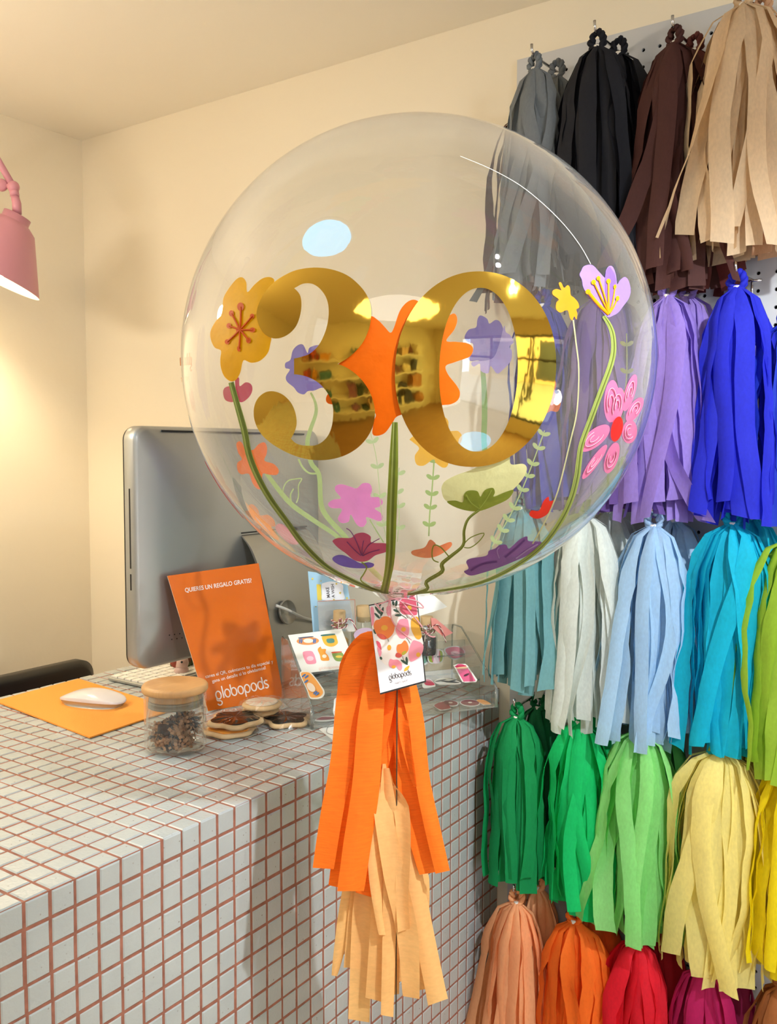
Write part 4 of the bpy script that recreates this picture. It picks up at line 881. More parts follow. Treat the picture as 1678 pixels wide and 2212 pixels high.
obj('front_glass', MB().prism([(XC-.0265, a, b_) for a, b_ in rrect(y0_+.001, y1_-.001, zb_+.001, zt_-.001, R0)], (-1, 0, 0), .002, m_dark), mon)
sl = MB()
for za, zb2 in ((at_x(270, 1056, XC-.012).z, at_x(273, 1230, XC-.012).z), (at_x(273, 1242, XC-.012).z, at_x(274, 1277, XC-.012).z)):
    sl.box((XC-.0145, y0_-.0004, zb2), (XC-.0115, y0_+.003, za), m_dark)
obj('side_slots', sl, mon)
zv = at_x(400, 932, XC).z
obj('top_vent', MB().box((XC+.0005, at_x(346, 930, XC).y, zv-.0014), (XC+.0042, y1_-.05, zv+.0014), m_dark), mon)
hs = MB()
for k in range(9): 
    for q in range(2):
        hp = at_x(366+k*11+q*5, 1378-k*1.5+q*9-6, XC+.01); hs.lathe([(.0011, 0), (.0011, .0006)], hp+Vector((-.0002, 0, 0)), m_dark, 8, axis=(1, 0, 0))
obj('vent_holes', hs, mon)
# stand: a bent aluminium plate with a round cable hole
SY0, SY1 = 1.172, 1.35
prof = [(XC+.012, at_x(525, 1150, XC+.01).z), (XC+.024, None), (XC+.045, None), (XC+.066, None), (XC+.082, None), (XC+.092, None)]
zs_ = [prof[0][1], prof[0][1]-.008, prof[0][1]-.03, prof[0][1]-.075, prof[0][1]-.14, ZT+.012]
path = [(p[0], z) for p, z in zip(prof, zs_)]
path = path[:1]+[(a, b_) for a, b_ in [(path[i][0], path[i][1]) for i in range(1, 6)]]
PP = spline(path, False, 8); PP += [(PP[-1][0]-.004, ZT+.006), (PP[-1][0]-.016, ZT+.003), (PP[-1][0]-.17, ZT+.003)]
hole_c = at_x(621, 1322, XC+.088); hr = .0215
stv = MB(); TH = .0055
pts2 = [(PP[i], PP[i+1]) for i in range(len(PP)-1)]
def seg_norm(i):
    a = PP[max(0, i-1)]; b_ = PP[min(len(PP)-1, i+1)]; dx, dz = b_[0]-a[0], b_[1]-a[1]; l = math.hypot(dx, dz); return (-dz/l, dx/l)
vs = []
for i, (x, z) in enumerate(PP):
    nx, nz = seg_norm(i); 
    if nx < 0 and i < len(PP)-3: nx, nz = -nx, -nz
    for y in (SY0, SY1): vs += [Vector((x, y, z)), Vector((x-abs(nx)*TH, y, z-(TH*.5 if i >= len(PP)-3 else 0)))]
fs = []
for i in range(len(PP)-1):
    a = i*4; b_ = a+4; fs += [(a, a+2, b_+2, b_), (a+1, b_+1, b_+3, a+3), (a, b_, b_+1, a+1), (a+2, a+3, b_+3, b_+2)]
fs += [(0, 1, 3, 2)]
stv.add(vs, fs, mat('stand_aluminium', '#a3a39e', .3, .85)); stand = obj('stand', stv, mon); 
obj('stand_top_cap', MB().box((XC+.008, SY0, path[0][1]-.001), (XC+.020, SY1, path[0][1]+.0012), m_dark), mon)
# cable hole : recessed disc, its lit inside painted grey, cable running through it
hd = Vector((.97, 0, .2)).normalized()
obj('cable_hole', MB().lathe([(hr, -.004), (hr, .0008), (hr-.0012, .001), (hr-.0012, -.003), (.0001, -.003)], hole_c+hd*.0015, mat('hole_lit_grey', '#9a978c', .4, .5), 32, axis=hd, capt=False), mon)
cbp = [at_x(596, 1308, XC+.093), at_x(622, 1318, XC+.100), at_x(650, 1332, XC+.102), at_x(672, 1339, XC+.10), at_x(690, 1345, XC+.09), at_x(720, 1360, XC+.06)]
tag(obj('power_cable', MB().tube(spl3(cbp), .0026, mat('white_cable', '#cfcdc4', .4), 10)), 'white power cable passing through the round hole of the computer stand', 'cable')

# keyboard
kb = thing('keyboard', 'thin aluminium keyboard with white keys lying below the computer', 'keyboard', (-1.29, 1.19, ZT))
kd = Vector((-.02, 1, 0)).normalized(); kx = Vector((1, .02, 0)).normalized(); k0 = Vector((-1.345, 1.052, ZT+.0012))
KR = Matrix((kx, kd, (0, 0, 1))).transposed()
obj('key_base', MB().box((0, 0, 0), (.115, .285, .006), m_alu, KR, k0), kb, bevel=.002)
m_key = mat('white_key', '#eceae2', .4)
for r_ in range(6):
    for c in range(14):
        if c in (4, 5, 6, 7, 8) and r_ == 5:
            if c == 4: obj('key', MB().box((.004+r_*.018, .005+4*.0198, .0062), (.004+r_*.018+.0155, .005+9*.0198-.003, .0088), m_key, KR, k0), kb)
            continue
        obj('key', MB().box((.004+r_*.018, .005+c*.0198, .0062), (.004+r_*.018+.0155, .005+c*.0198+.0168, .0088), m_key, KR, k0), kb)

# mouse pad and mouse
mq = [at_z(170, 1468, ZT+.001), at_z(378, 1533, ZT+.001), at_z(194, 1595, ZT+.001)]
mq.append(mq[0]+mq[2]-mq[1])
m_matf = mat('orange_felt', '#e8983c', .9, bump=(400, .4, .0008, (1, 1, 1)))
mp_ = MB(); mp_.prism([p+Vector((0, 0, -.0002)) for p in mq], (0, 0, 1), .0022, m_matf)
tag(obj('mouse_pad', mp_), 'flat orange mouse pad on the left end of the counter', 'mouse pad')
a_, b_ = at_z(124, 1523, ZT), at_z(267, 1538, ZT); md = (b_-a_); md.z = 0; ang = math.atan2(md.y, md.x); mc = (a_+b_)/2+Vector((-.008, .012, 0))
ms = thing('computer_mouse', 'white low curved computer mouse on the orange pad', 'mouse', (mc.x, mc.y, ZT+.0022))
def mouse_shell(lo, scale):
    mb = MB(); vs = []; NU, NV = 28, 12
    for i in range(NV+1):
        t = i/NV
        for j in range(NU):
            a = 2*PI*j/NU; ex = 2.6; ca, sa = math.cos(a), math.sin(a)
            r = (abs(ca)**ex+abs(sa)**ex)**(-1/ex); rad = math.sin(t*PI/2)**.72 if t > 0 else 0
            u, v = .0575*ca*r*rad*scale, .029*sa*r*rad*scale
            zz = lo+.0195*(1-(u/.0575)**2*.80)*(1-(abs(v)/.029)**3*.42)*(1 if t < .999 else .55)
            zz = lo+(zz-lo)*(1-.15*t**6)
            vs.append(Vector((mc.x+u*math.cos(ang)-v*math.sin(ang), mc.y+u*math.sin(ang)+v*math.cos(ang), ZT+.0022+zz)))
    fs = [(i*NU+j, (i+1)*NU+j, (i+1)*NU+(j+1) % NU, i*NU+(j+1) % NU) for i in range(NV) for j in range(NU)]
    mb.add(vs, fs, mat('mouse_white', '#cfc9c8', .25, coat=.3), True); return mb, vs[-NU:]
shell, rim = mouse_shell(.006, 1.0)
obj('top_shell', shell, ms)
bs = MB(); cpt = sum(rim, Vector())/len(rim); lowr = [cpt+(p-cpt)*.86 for p in rim]
for p in lowr: p.z = ZT+.0024
n = len(rim); bs.add(rim+lowr, [(j, n+j, n+(j+1) % n, (j+1) % n) for j in range(n)]+[tuple(n+j for j in range(n))], m_alu, True)
obj('underside', bs, ms)

# office chair behind the counter
m_blackl = mat('black_leatherette', '#131212', .38)
CX = -1.60
ce = at_x(204, 1470, CX); ctop = at_x(150, 1432, CX).z
ch = thing('office_chair', 'black office chair whose backrest shows behind the left end of the counter', 'chair', (CX, ce.y-.24, 0))
yy0, yy1 = ce.y-.48, ce.y
vs = []; rg = []
for dx, ins in ((-.02, .012), (-.012, 0), (.012, 0), (.02, .012)):
    rg.append([(CX+dx-.25*((a-(yy0+yy1)/2)**2), a, b2) for a, b2 in rrect(yy0+ins, yy1-ins, .78+ins, ctop-ins, .035, 10)])
n = len(rg[0]); cbk = MB(); cbk.add([Vector(p) for r_ in rg for p in r_], [(i*n+j, i*n+(j+1) % n, (i+1)*n+(j+1) % n, (i+1)*n+j) for i in range(3) for j in range(n)]+[tuple(range(n-1, -1, -1)), tuple(3*n+j for j in range(n))], m_blackl, True)
obj('backrest', cbk, ch)
yc_ = (yy0+yy1)/2
obj('seat', MB().box((CX-.02, yc_-.22, .62), (CX+.14, yc_+.22, .68), m_blackl), ch, bevel=.02, seg=3)
obj('back_bracket', MB().box((CX-.035, yc_-.03, .6), (CX-.021, yc_+.03, 1.0), m_dark), ch)
obj('gas_column', MB().tube([(CX, yc_, .08), (CX, yc_, .62)], .025, m_steel, 16), ch)
for k in range(5):
    a = 2*PI*k/5+.3; obj('leg', MB().tube([(CX, yc_, .09), (CX+.17*math.cos(a), yc_+.24*math.sin(a), .05)], [.02, .014], m_dark, 8), ch)

# ================================================================== ORANGE LEAFLET
Lb = at_z(451, 1536, ZT+.001); Rb = at_z(613, 1508, ZT+.001)
dL, dR = depth(Lb), depth(Rb)
LK = PlaneKit(Lb, Rb, at_d(361.5, 1244, dL+.004))
lf = thing('leaflet', 'orange shop leaflet in a clear stand leaning before the computer', 'leaflet', (Lb+Rb)/2)
m_or = mat('orange_print', '#dd6a08', .22, coat=.4, tint=(14, .10, (1, 1, 1))); m_wh = mat('white_print', '#f4e6dc', .5)
cor = [(361.5, 1244), (558.5, 1216.5), (613, 1508), (449.5, 1536)]
mb = MB(); mb.prism([LK.pt(*p) for p in cor], -LK.n, .0016, m_or, mat('paper_edge', '#e9d9c8', .6)); obj('printed_sheet', mb, lf)
mb = MB(); cr6 = lambda x, y: (220+x/3.356, 1180+y/3.356)
text(mb, LK, 'QUIERES UN REGALO GRATIS?', cr6(604, 334), cr6(1086, 262), 9.4, m_wh, .0004, bold=.018)
obj('heading_lettering', mb, lf); mb = MB()
text(mb, LK, 'canea el QR, cuéntanos tu día especial y', cr6(752, 956), cr6(1242, 845), 7.2, m_wh, .0004, bold=.01)
text(mb, LK, 'gana un detalle si lo olvidamos!', cr6(800, 990), cr6(1188, 890), 7.2, m_wh, .0004, bold=.01)
obj('lettering', mb, lf); mb = MB()
logo(mb, LK, 'globopods', cr6(830, 1112), cr6(1218, 1022), 17, m_wh, .0004, w=.16)
obj('logo_lettering', mb, lf)

# ================================================================== GLASS JAR
JF = at_z(380, 1637, ZT+.001); JD = Vector((JF.x, JF.y, 0)).normalized(); JR = .0425; JC = JF+JD*JR; JC.z = ZT+.0012
jar = thing('glass_jar', 'clear glass jar with a bamboo lid at the front of the counter', 'jar', JC)
m_glass = film('jar_glass', (.955, .965, .955), .05, 0.0, haze=.012, edge=.25, f90=.8)
JH = .081
obj('jar_body', MB().lathe([(.0001, .0), (JR-.006, .0), (JR-.001, .003), (JR, .008), (JR, JH)], JC, m_glass, 48, capb=False, capt=False).lathe([(.0001, .004), (JR-.006, .004), (JR-.003, .008), (JR-.0025, JH), (JR, JH)], JC, m_glass, 48, capb=False, capt=False), jar)
m_bam = mat('bamboo', '#c89a64', .42, tint=(26, .16, (14, 1, 1)), bump=(30, .12, .001, (14, 1, 1)))
lid = MB().lathe([(JR-.0035, -.009), (JR-.003, -.007), (JR-.003, .0), (JR+.0015, .0005), (JR+.003, .003), (JR+.003, .008), (JR+.001, .0105), (JR-.004, .0112)], JC+Vector((0, 0, JH)), m_bam, 48)
lo_ = obj('bamboo_lid', lid, jar)
obj('silicone_seal', MB().lathe([(JR-.0055, -.020), (JR-.0032, -.018), (JR-.0032, -.0165), (JR-.007, -.016), (JR-.007, -.013), (JR-.0032, -.0125), (JR-.0032, -.011), (JR-.006, -.0095)], JC+Vector((0, 0, JH)), mat('grey_silicone', '#8f8672', .5), 40), lo_)
m_kraft = mat('kraft_paper', '#b58a66', .85, tint=(40, .2, (1, 1, 1))); m_char = mat('black_crinkle_paper', '#242327', .8)
def scraps(mt, n, seed, kind):
    rd = random.Random(seed); mb = MB()
    for i in range(n):
        while True:
            x, y = rd.uniform(-1, 1), rd.uniform(-1, 1)
            if x*x+y*y < 1: break
        top = .041 + .006*math.sin(x*3+1)+.004*y
        z = .0075 + rd.random()*(top-.012)
        c = JC+Vector((x*(JR-.0115), y*(JR-.0115), z))
        if kind == 'strip':
            d = Vector((rd.gauss(0, 1), rd.gauss(0, 1), rd.gauss(.3, .8))).normalized(); u = d.cross(Vector((rd.gauss(0, 1), rd.gauss(0, 1), rd.gauss(0, 1)))).normalized(); w_ = d.cross(u); ln = rd.uniform(.013, .026); hw = rd.uniform(.0012, .0024); vs = []
            for k in range(7): p = c+d*ln*(k/6-.5)+w_*.0012*(1 if k % 2 else -1); vs += [p-u*hw, p+u*hw]
            for v in vs:
                q = Vector((v.x-JC.x, v.y-JC.y)); 
                if q.length > JR-.0036: q = q.normalized()*(JR-.0036); v.x, v.y = JC.x+q.x, JC.y+q.y
                v.z = max(v.z, JC.z+.0052)
            mb.add(vs, [(2*k, 2*k+1, 2*k+3, 2*k+2) for k in range(6)], mt)
        else:
            R_ = Matrix.Rotation(rd.uniform(0, 6), 3, 'Z') @ Matrix.Rotation(rd.uniform(-.8, .8), 3, 'X'); s_ = rd.uniform(.007, .011); vs = []; N_ = 6
            for a in range(N_+1):
                for b3 in range(N_+1): vs.append(c+R_ @ Vector(((a/N_-.5)*2*s_, (b3/N_-.5)*1.6*s_, .0012*((a+b3) % 2)+.002*math.sin(a))))
            for v in vs:
                q = Vector((v.x-JC.x, v.y-JC.y))
                if q.length > JR-.0036: q = q.normalized()*(JR-.0036); v.x, v.y = JC.x+q.x, JC.y+q.y
                v.z = max(v.z, JC.z+.0052)
            mb.add(vs, [(a*(N_+1)+b3, a*(N_+1)+b3+1, (a+1)*(N_+1)+b3+1, (a+1)*(N_+1)+b3) for a in range(N_) for b3 in range(N_)], mt)
    return mb
tag(obj('kraft_shreds', scraps(m_kraft, 260, 3, 'strip'), org=JC+Vector((0, 0, .005))), 'crinkled kraft paper shreds filling the lower half of the glass jar', 'paper shreds', kind='stuff')
tag(obj('black_paper_pieces', scraps(m_char, 26, 4, 'flake'), org=JC+Vector((0, 0, .005))), 'black ribbed paper pieces mixed into the shreds in the glass jar', 'paper pieces', kind='stuff')

# ================================================================== WRAPPED COOKIES
m_cook = mat('biscuit_edge', '#d9b98c', .7, tint=(60, .12, (1, 1, 1))); m_bi = mat('black_icing', '#0c0b0b', .6, spec=.12); m_oi = mat('orange_icing', '#ee9a2a', .35); m_wi = mat('white_icing', '#e9dccb', .5)
m_cel = film('cellophane', (.97, .97, .96), .035, .02, haze=.006, f90=.9)
def cookie(px, z, r, lobes, amp, icing, label, thick=.008, rot=0, rim=.006, tilt=(0, 0)):
    c = at_z(px[0], px[1], ZT+z); t = thing('wrapped_cookie', label, 'cookie', c, 'cellophane wrapped biscuits'); TM = Matrix.Rotation(tilt[0], 3, 'X') @ Matrix.Rotation(tilt[1], 3, 'Y')
    def outline(k, zz): return [c+TM @ Vector(((r-k)*(1+amp*math.cos(lobes*a))*math.cos(a+rot), (r-k)*(1+amp*math.cos(lobes*a))*math.sin(a+rot), zz)) for a in [2*PI*i/60 for i in range(60)]]
    def stack(lv, mt, cap=True):
        mb = MB(); n = 60; vs = [p for k, zz in lv for p in outline(k, zz)]
        fs = [(i*n+j, i*n+(j+1) % n, (i+1)*n+(j+1) % n, (i+1)*n+j) for i in range(len(lv)-1) for j in range(n)]
        fs += [tuple(range(n-1, -1, -1)), tuple((len(lv)-1)*n+j for j in range(n))]
        return mb.add(vs, fs, mt, True)
    obj('biscuit', stack([(.003, .0012), (.0004, .003), (0, thick*.6), (.0015, thick)], m_cook), t)
    obj('icing', stack([(rim, thick+.0002), (rim*.9, thick+.0012), (rim+.002, thick+.0022)], icing), t)
    mb = MB(); n = 40; vs = []
    rd = random.Random(int(px[0]))
    lv = [(1.02, .0008), (1.16, thick*.45), (1.06, thick+.0026), (.7, thick+.0045), (.02, thick+.0036)]
    for s_, zz in lv:
        for i in range(n):
            a = 2*PI*i/n; rr_ = r*s_*(1+.05*math.sin(a*5+rd.random())+(.16*max(0, math.cos(a*2+.6))**6 if 1.1 < s_ else 0))
            vs.append(c+TM @ Vector((rr_*math.cos(a), rr_*math.sin(a), zz+(.0012*rd.uniform(-1, 1) if .1 < s_ < 1.1 else 0))))
    mb.add(vs, [(i*n+j, i*n+(j+1) % n, (i+1)*n+(j+1) % n, (i+1)*n+j) for i in range(len(lv)-1) for j in range(n)], m_cel, False)
    obj('cellophane_wrap', mb, t)
cookie((497, 1583), 0, .037, 6, .05, m_oi, 'round biscuit with orange icing under the black iced one beside the jar')
cookie((508, 1563), .0125, .039, 5, .11, m_bi, 'scalloped biscuit with black icing on top of the orange iced one', rot=.5)
cookie((618, 1562), 0, .036, 5, .13, m_bi, 'scalloped biscuit with black icing beside the clear sticker rack', rot=1.2)
cookie((563, 1540), .0135, .028, 8, .02, m_wi, 'pale round biscuit, lower of two stacked before the leaflet')
cookie((566, 1528), .0255, .030, 8, .02, m_wi, 'pale round biscuit, topmost of the stack before the leaflet')

# ================================================================== CLEAR STICKER RACK
m_acr = film('clear_acrylic', (.945, .955, .95), .055, 0, haze=.02, f90=.8); m_acrE = film('acrylic_edge', (.62, .66, .64), .12, .02, haze=.16, hazecol=(.75, .8, .78), f90=.8)
O = at_z(672, 1574, ZT+.0015); U = at_z(1074, 1527, ZT+.0015)-O; WID = U.length; U.normalize(); V = Vector((-U.y, U.x, 0)); ZU_ = Vector((0, 0, 1))
if V.x > 0: V = -V
TOPL = .16
def RP(u, v, z): return O+U*u+V*v+ZU_*z
# keep the rack clear of the wall
DEP = min(.165, (YW-.004-(O+U*WID).y)/max(.001, V.y))
rack = thing('sticker_rack', 'three step clear acrylic sticker rack at the end of the counter', 'rack', RP(WID/2, DEP/2, 0))
def slab(a, b3, c, t, name='rack_panel'):
    A, B, C_ = a, b3, c; n_ = (B-A).cross(C_-A).normalized(); D = A+(C_-B)
    mb = MB(); P = [A, B, C_, D]; Q = [p+n_*t for p in P]
    mb.add(P+Q, [(3, 2, 1, 0), (4, 5, 6, 7)], m_acr); mb.add(P+Q, [(0, 1, 5, 4), (1, 2, 6, 5), (2, 3, 7, 6), (3, 0, 4, 7)], m_acrE)
    return obj(name, mb, rack)
tiers = [(0, .0, .028), (DEP*.36, .030, .060), (DEP*.70, .062, .095)]
for k, (v, z, zl) in enumerate(tiers):
    v2 = tiers[k+1][0] if k < 2 else DEP
    slab(RP(.002, v, z), RP(WID-.002, v, z), RP(WID-.002, v2, z), .002, 'shelf_floor')
    slab(RP(.002, v+.0001, z), RP(WID-.002, v+.0001, z), RP(WID-.002, v+.0001, zl-.006), .002, 'front_lip')
    slab(RP(.002, v2, z), RP(WID-.002, v2, z), RP(WID-.002, v2, z+(.034 if k < 2 else .045)), .002, 'riser')
for u in (0, WID-.003):
    mb = MB(); P = [RP(u, 0, 0), RP(u, 0, .030), RP(u, .012, .040), RP(u, DEP*.78, .108), RP(u, DEP*.98, .108), RP(u, DEP, .100), RP(u, DEP, 0)]
    mb.prism(P, U, .003, m_acr, m_acrE); obj('side_panel', mb, rack)
    er = MB(); er.tube([p+U*.0015 for p in P[1:6]], .0017, m_acrE, 6); er.tube([RP(u+.0015, .001, 0), RP(u+.0015, .001, .03)], .003, m_acrE, 8); obj('rounded_edge', er, rack)

def card(name, label, cat, px, D, t, mt, group=None, kit=None):
    K = kit or PlaneKit(at_d(px[0][0], px[0][1], D[0]), at_d(px[1][0], px[1][1], D[1]), at_d(px[2][0], px[2][1], D[2]))
    o = thing(name, label, cat, K.pt(*px[-1]), group); mb = MB(); mb.prism([K.pt(*p) for p in px], -K.n, t, mt); return o, K, mb
S8 = lambda p: cv(600, 1300, 7.375, p)
S4 = lambda p: cv(660, 1220, 9.87, p)
# sticker sheet
dT = depth(RP(.06, DEP*.34, .08))
pxs = [(622, 1372), (737.6, 1358), (769, 1441), (653, 1455)]
o, K, mb = card('sticker_sheet', 'white sheet printed with five small jar stickers in the clear rack', 'sticker sheet', pxs, (dT+.02, dT+.03, dT), .0006, mat('white_card'))
obj('sheet', mb, o); pr = MB()
def ink(K, kitpts, col, l, mb): fill(mb, K, spline(kitpts), mat('ink_'+col.strip('#'), col, .45), l)
ink(K, S8(ell(478, 625, 178, 62, -.03)), '#e0914a', .0003, pr); ink(K, S8([(340, 570), (540, 550), (555, 562), (350, 585)]), '#3c4a6a', .0004, pr)
for x in (355, 385, 575, 600): ink(K, S8(petal(x, 585, x-8, 665, 11)), '#3f6fb0', .0005, pr)
ink(K, S8(ell(485, 622, 78, 36)), '#efe2d4', .0005, pr)
ink(K, S8([(715, 545), (900, 520), (945, 600), (955, 660), (900, 705), (830, 715), (760, 690), (715, 620)]), '#e3b234', .0003, pr); ink(K, S8([(700, 525), (890, 508), (895, 530), (705, 550)]), '#3f6f64', .0004, pr); ink(K, S8([(780, 595), (885, 590), (895, 650), (795, 655)]), '#4f8a7c', .0005, pr)
ink(K, S8([(410, 795), (530, 785), (575, 830), (600, 900), (612, 970), (560, 992), (470, 990), (430, 930), (400, 850)]), '#e88fa4', .0003, pr); ink(K, S8(ell(515, 905, 55, 38)), '#f2c2cc', .0005, pr)
ink(K, S8([(635, 760), (680, 715), (700, 750), (765, 755), (760, 810), (800, 860), (820, 930), (760, 940), (690, 930), (670, 850)]), '#ec9a2c', .0003, pr); ink(K, S8(ell(742, 868, 36, 28)), '#f2dcc4', .0005, pr)
ink(K, S8([(870, 815), (1000, 800), (1050, 850), (1060, 900), (1040, 945), (940, 945), (890, 900)]), '#7f9c4c', .0003, pr); ink(K, S8([(865, 800), (1000, 790), (1010, 805), (870, 822)]), '#d0583c', .0004, pr); ink(K, S8(ell(975, 875, 55, 20)), '#e0c04a', .0005, pr)
logo(pr, K, 'globopods', S8([(655, 1080)])[0], S8([(985, 1050)])[0], 3.4, mat('ink_f2c8b4', '#eebfa8', .5), .0004, w=.16)
obj('printed_stickers', pr, o)
# sticker helper : white die-cut edge + coloured art
def sticker(label, K, edge, arts, t=.0006, group='die-cut stickers in the clear rack'):
    o = thing('sticker', label, 'sticker', K.pt(*edge[0]), group); mb = MB(); fill(mb, K, edge, mat('white_card'), t)
    back = MB(); mb.prism([K.pt(*p) for p in edge], -K.n, .0003, mat('white_card')); obj('backing', mb, o)
    a = MB()
    for i, (pts, col) in enumerate(arts): ink(K, pts, col, t+.0003*(i+1), a)
    obj('printed_art', a, o)
dS = depth(RP(.02, .02, .03))
KA = PlaneKit(at_d(652, 1465, dS+.01), at_d(690, 1455, dS+.01), at_d(670, 1505, dS-.012))
sticker('rounded orange and blue tin sticker standing at the left of the clear rack', KA, S8(spline([(350, 1150), (430, 1105), (520, 1125), (600, 1210), (680, 1320), (738, 1410), (740, 1480), (690, 1535), (600, 1552), (510, 1535), (460, 1400)])),
        [(S8([(370, 1160), (440, 1125), (510, 1140), (590, 1225), (665, 1330), (715, 1420), (715, 1470), (670, 1515), (600, 1530), (520, 1515), (470, 1390)]), '#eba44e')]+[(S8(petal(x, y, x+62, y-48, 14)), '#3c6fb4') for x, y in ((385, 1205), (430, 1225), (425, 1300), (570, 1480), (600, 1500))]+[(S8(petal(480, 1310, 590, 1440, 52)), '#e9dccc')])
S9 = lambda p: cv(880, 1280, 7.627, p)
d2 = depth(RP(WID*.72, tiers[2][0]+.01, .09))
KB = PlaneKit(at_d(900, 1400, d2-.02), at_d(960, 1400, d2+.02), at_d(905, 1430, d2-.02))
sticker('rosy jar sticker propped in the top step of the clear rack', KB, S9(spline([(600, 950), (660, 895), (820, 880), (930, 940), (945, 1010), (880, 1080), (760, 1105), (660, 1050)])), [(S9([(620, 955), (670, 910), (810, 895), (915, 950), (925, 1005), (870, 1060), (765, 1085), (675, 1035)]), '#e88ea0'), (S9(ell(790, 1005, 85, 38, .2)), '#f2c6cc'), (S9(petal(740, 1000, 840, 1020, 8)), '#5c4a50')])
sticker('lime and pink jar sticker leaning left of the rosy one', KB, S9(spline([(330, 960), (400, 935), (530, 935), (590, 990), (585, 1110), (530, 1160), (380, 1165), (330, 1100)])), [(S9([(345, 975), (400, 950), (525, 950), (570, 995), (568, 1100), (525, 1145), (385, 1150), (345, 1095)]), '#a9b84c'), (S9([(405, 950), (515, 950), (520, 1145), (410, 1148)]), '#f0dce0'), (S9(petal(405, 955, 410, 1145, 10)), '#e47c92'), (S9(petal(515, 955, 518, 1140, 10)), '#e47c92')])
sticker('half hidden teal sticker behind the gift tag corner', PlaneKit(at_d(900, 1400, d2-.012), at_d(960, 1400, d2+.028), at_d(905, 1430, d2-.012)), S9(spline([(230, 900), (330, 925), (345, 1100), (330, 1165), (240, 1180)])), [(S9([(240, 950), (310, 960), (320, 1110), (300, 1150), (240, 1160)]), '#5f9c80')])
d3 = depth(RP(WID*.8, tiers[1][0]+.01, .05))
KC = PlaneKit(at_d(985, 1437, d3+.012), at_d(1006, 1436, d3+.012), at_d(1003, 1474, d3-.012))
sticker('tall crimson and pink sticker leaning in the middle step', KC, S9([(755, 1200), (830, 1178), (950, 1178), (985, 1200), (1150, 1440), (1130, 1475), (960, 1485), (900, 1470)]), [(S9([(800, 1215), (950, 1205), (1110, 1440), (1100, 1465), (950, 1470), (915, 1455)]), '#d8608a'), (S9([(795, 1215), (945, 1205), (962, 1222), (808, 1240)]), '#c02050'), (S9([(812, 1243), (965, 1228), (985, 1258), (835, 1270)]), '#e8c09a'), (S9(petal(925, 1385, 1015, 1345, 16)), '#4a2c38')])
d4 = depth(RP(WID*.55, tiers[1][0]+.006, .032))
ZK = lambda dz: PlaneKit(RP(0, 0, dz), RP(.1, 0, dz), RP(0, .1, dz))
KD = ZK(tiers[1][1]+.0036)
sticker('crimson sticker lying flat in the middle step by the gift tag', KD, S9(spline([(250, 1445), (340, 1425), (400, 1450), (462, 1535), (400, 1560), (260, 1570)])), [(S9([(275, 1450), (340, 1438), (395, 1460), (445, 1530), (300, 1530)]), '#c8365a')])
sticker('white sticker with a grey bow knot lying in the middle step', KD, S9(spline([(440, 1470), (540, 1415), (640, 1420), (760, 1440), (880, 1490), (800, 1515), (600, 1520), (500, 1510)])), [(S9(petal(455, 1475, 640, 1440, 10)), '#4a525a'), (S9(petal(560, 1470, 860, 1492, 10)), '#4a525a'), (S9(petal(640, 1490, 820, 1445, 8)), '#4a525a')])
KE = ZK(.0036)
for lab, e, c in (('dark red square sticker in the bottom step', [(440, 1870), (560, 1810), (640, 1830), (710, 1905), (620, 1930), (540, 1935)], '#8f2836'), ('maroon oval sticker with a pale star left in the bottom step', ell(710, 1825, 118, 42, .1), '#74202c'),
                  ('larger maroon oval sticker with a pale star in the bottom step', ell(1030, 1822, 152, 48, .05), '#7c2430'), ('amber sticker at the right end of the bottom step', [(1140, 1780), (1250, 1775), (1370, 1840), (1250, 1850)], '#e09a4a')):
    cx = sum(p[0] for p in e)/len(e); cy = sum(p[1] for p in e)/len(e)
    sticker(lab, KE, S9([(cx+(p[0]-cx)*1.08, cy+(p[1]-cy)*1.16) for p in e]), [(S9(e), c), (S9(ell(cx, cy, 34, 12)), '#d8cdbf' if 'oval' in lab else c)])
sticker('flat maroon sticker at the left of the bottom step', KE, S8(spline([(590, 1895), (720, 1830), (900, 1835), (930, 1880), (760, 1905)])), [(S8([(610, 1885), (720, 1840), (900, 1845), (910, 1870), (760, 1890)]), '#7c2c3c')])
sticker('white cut-out sticker hidden by the orange crepe tassel', PlaneKit(at_d(722, 1510, dS+.03), at_d(735, 1510, dS+.03), at_d(725, 1545, dS+.02)), S8(spline([(900, 1550), (960, 1535), (1000, 1600), (990, 1780), (930, 1850), (880, 1760), (890, 1650)])), [(S8(petal(950, 1700, 940, 1790, 22)), '#4a5aa0')])
wc = ZK(-.0008)
o, K, mb = card('card', 'small white printed card lying on the tiles in front of the rack', 'card', [(689, 1575), (722, 1563), (738, 1578), (718, 1598)], (1, 1, 1), .0006, mat('white_card'), kit=ZK(-.0006)); obj('card_sheet', mb, o)
pr = MB(); stroke(pr, K, [(712, 1566), (706, 1575), (707, 1584), (722, 1588)], .9, m_ink, .0002); obj('printed_outline', pr, o)

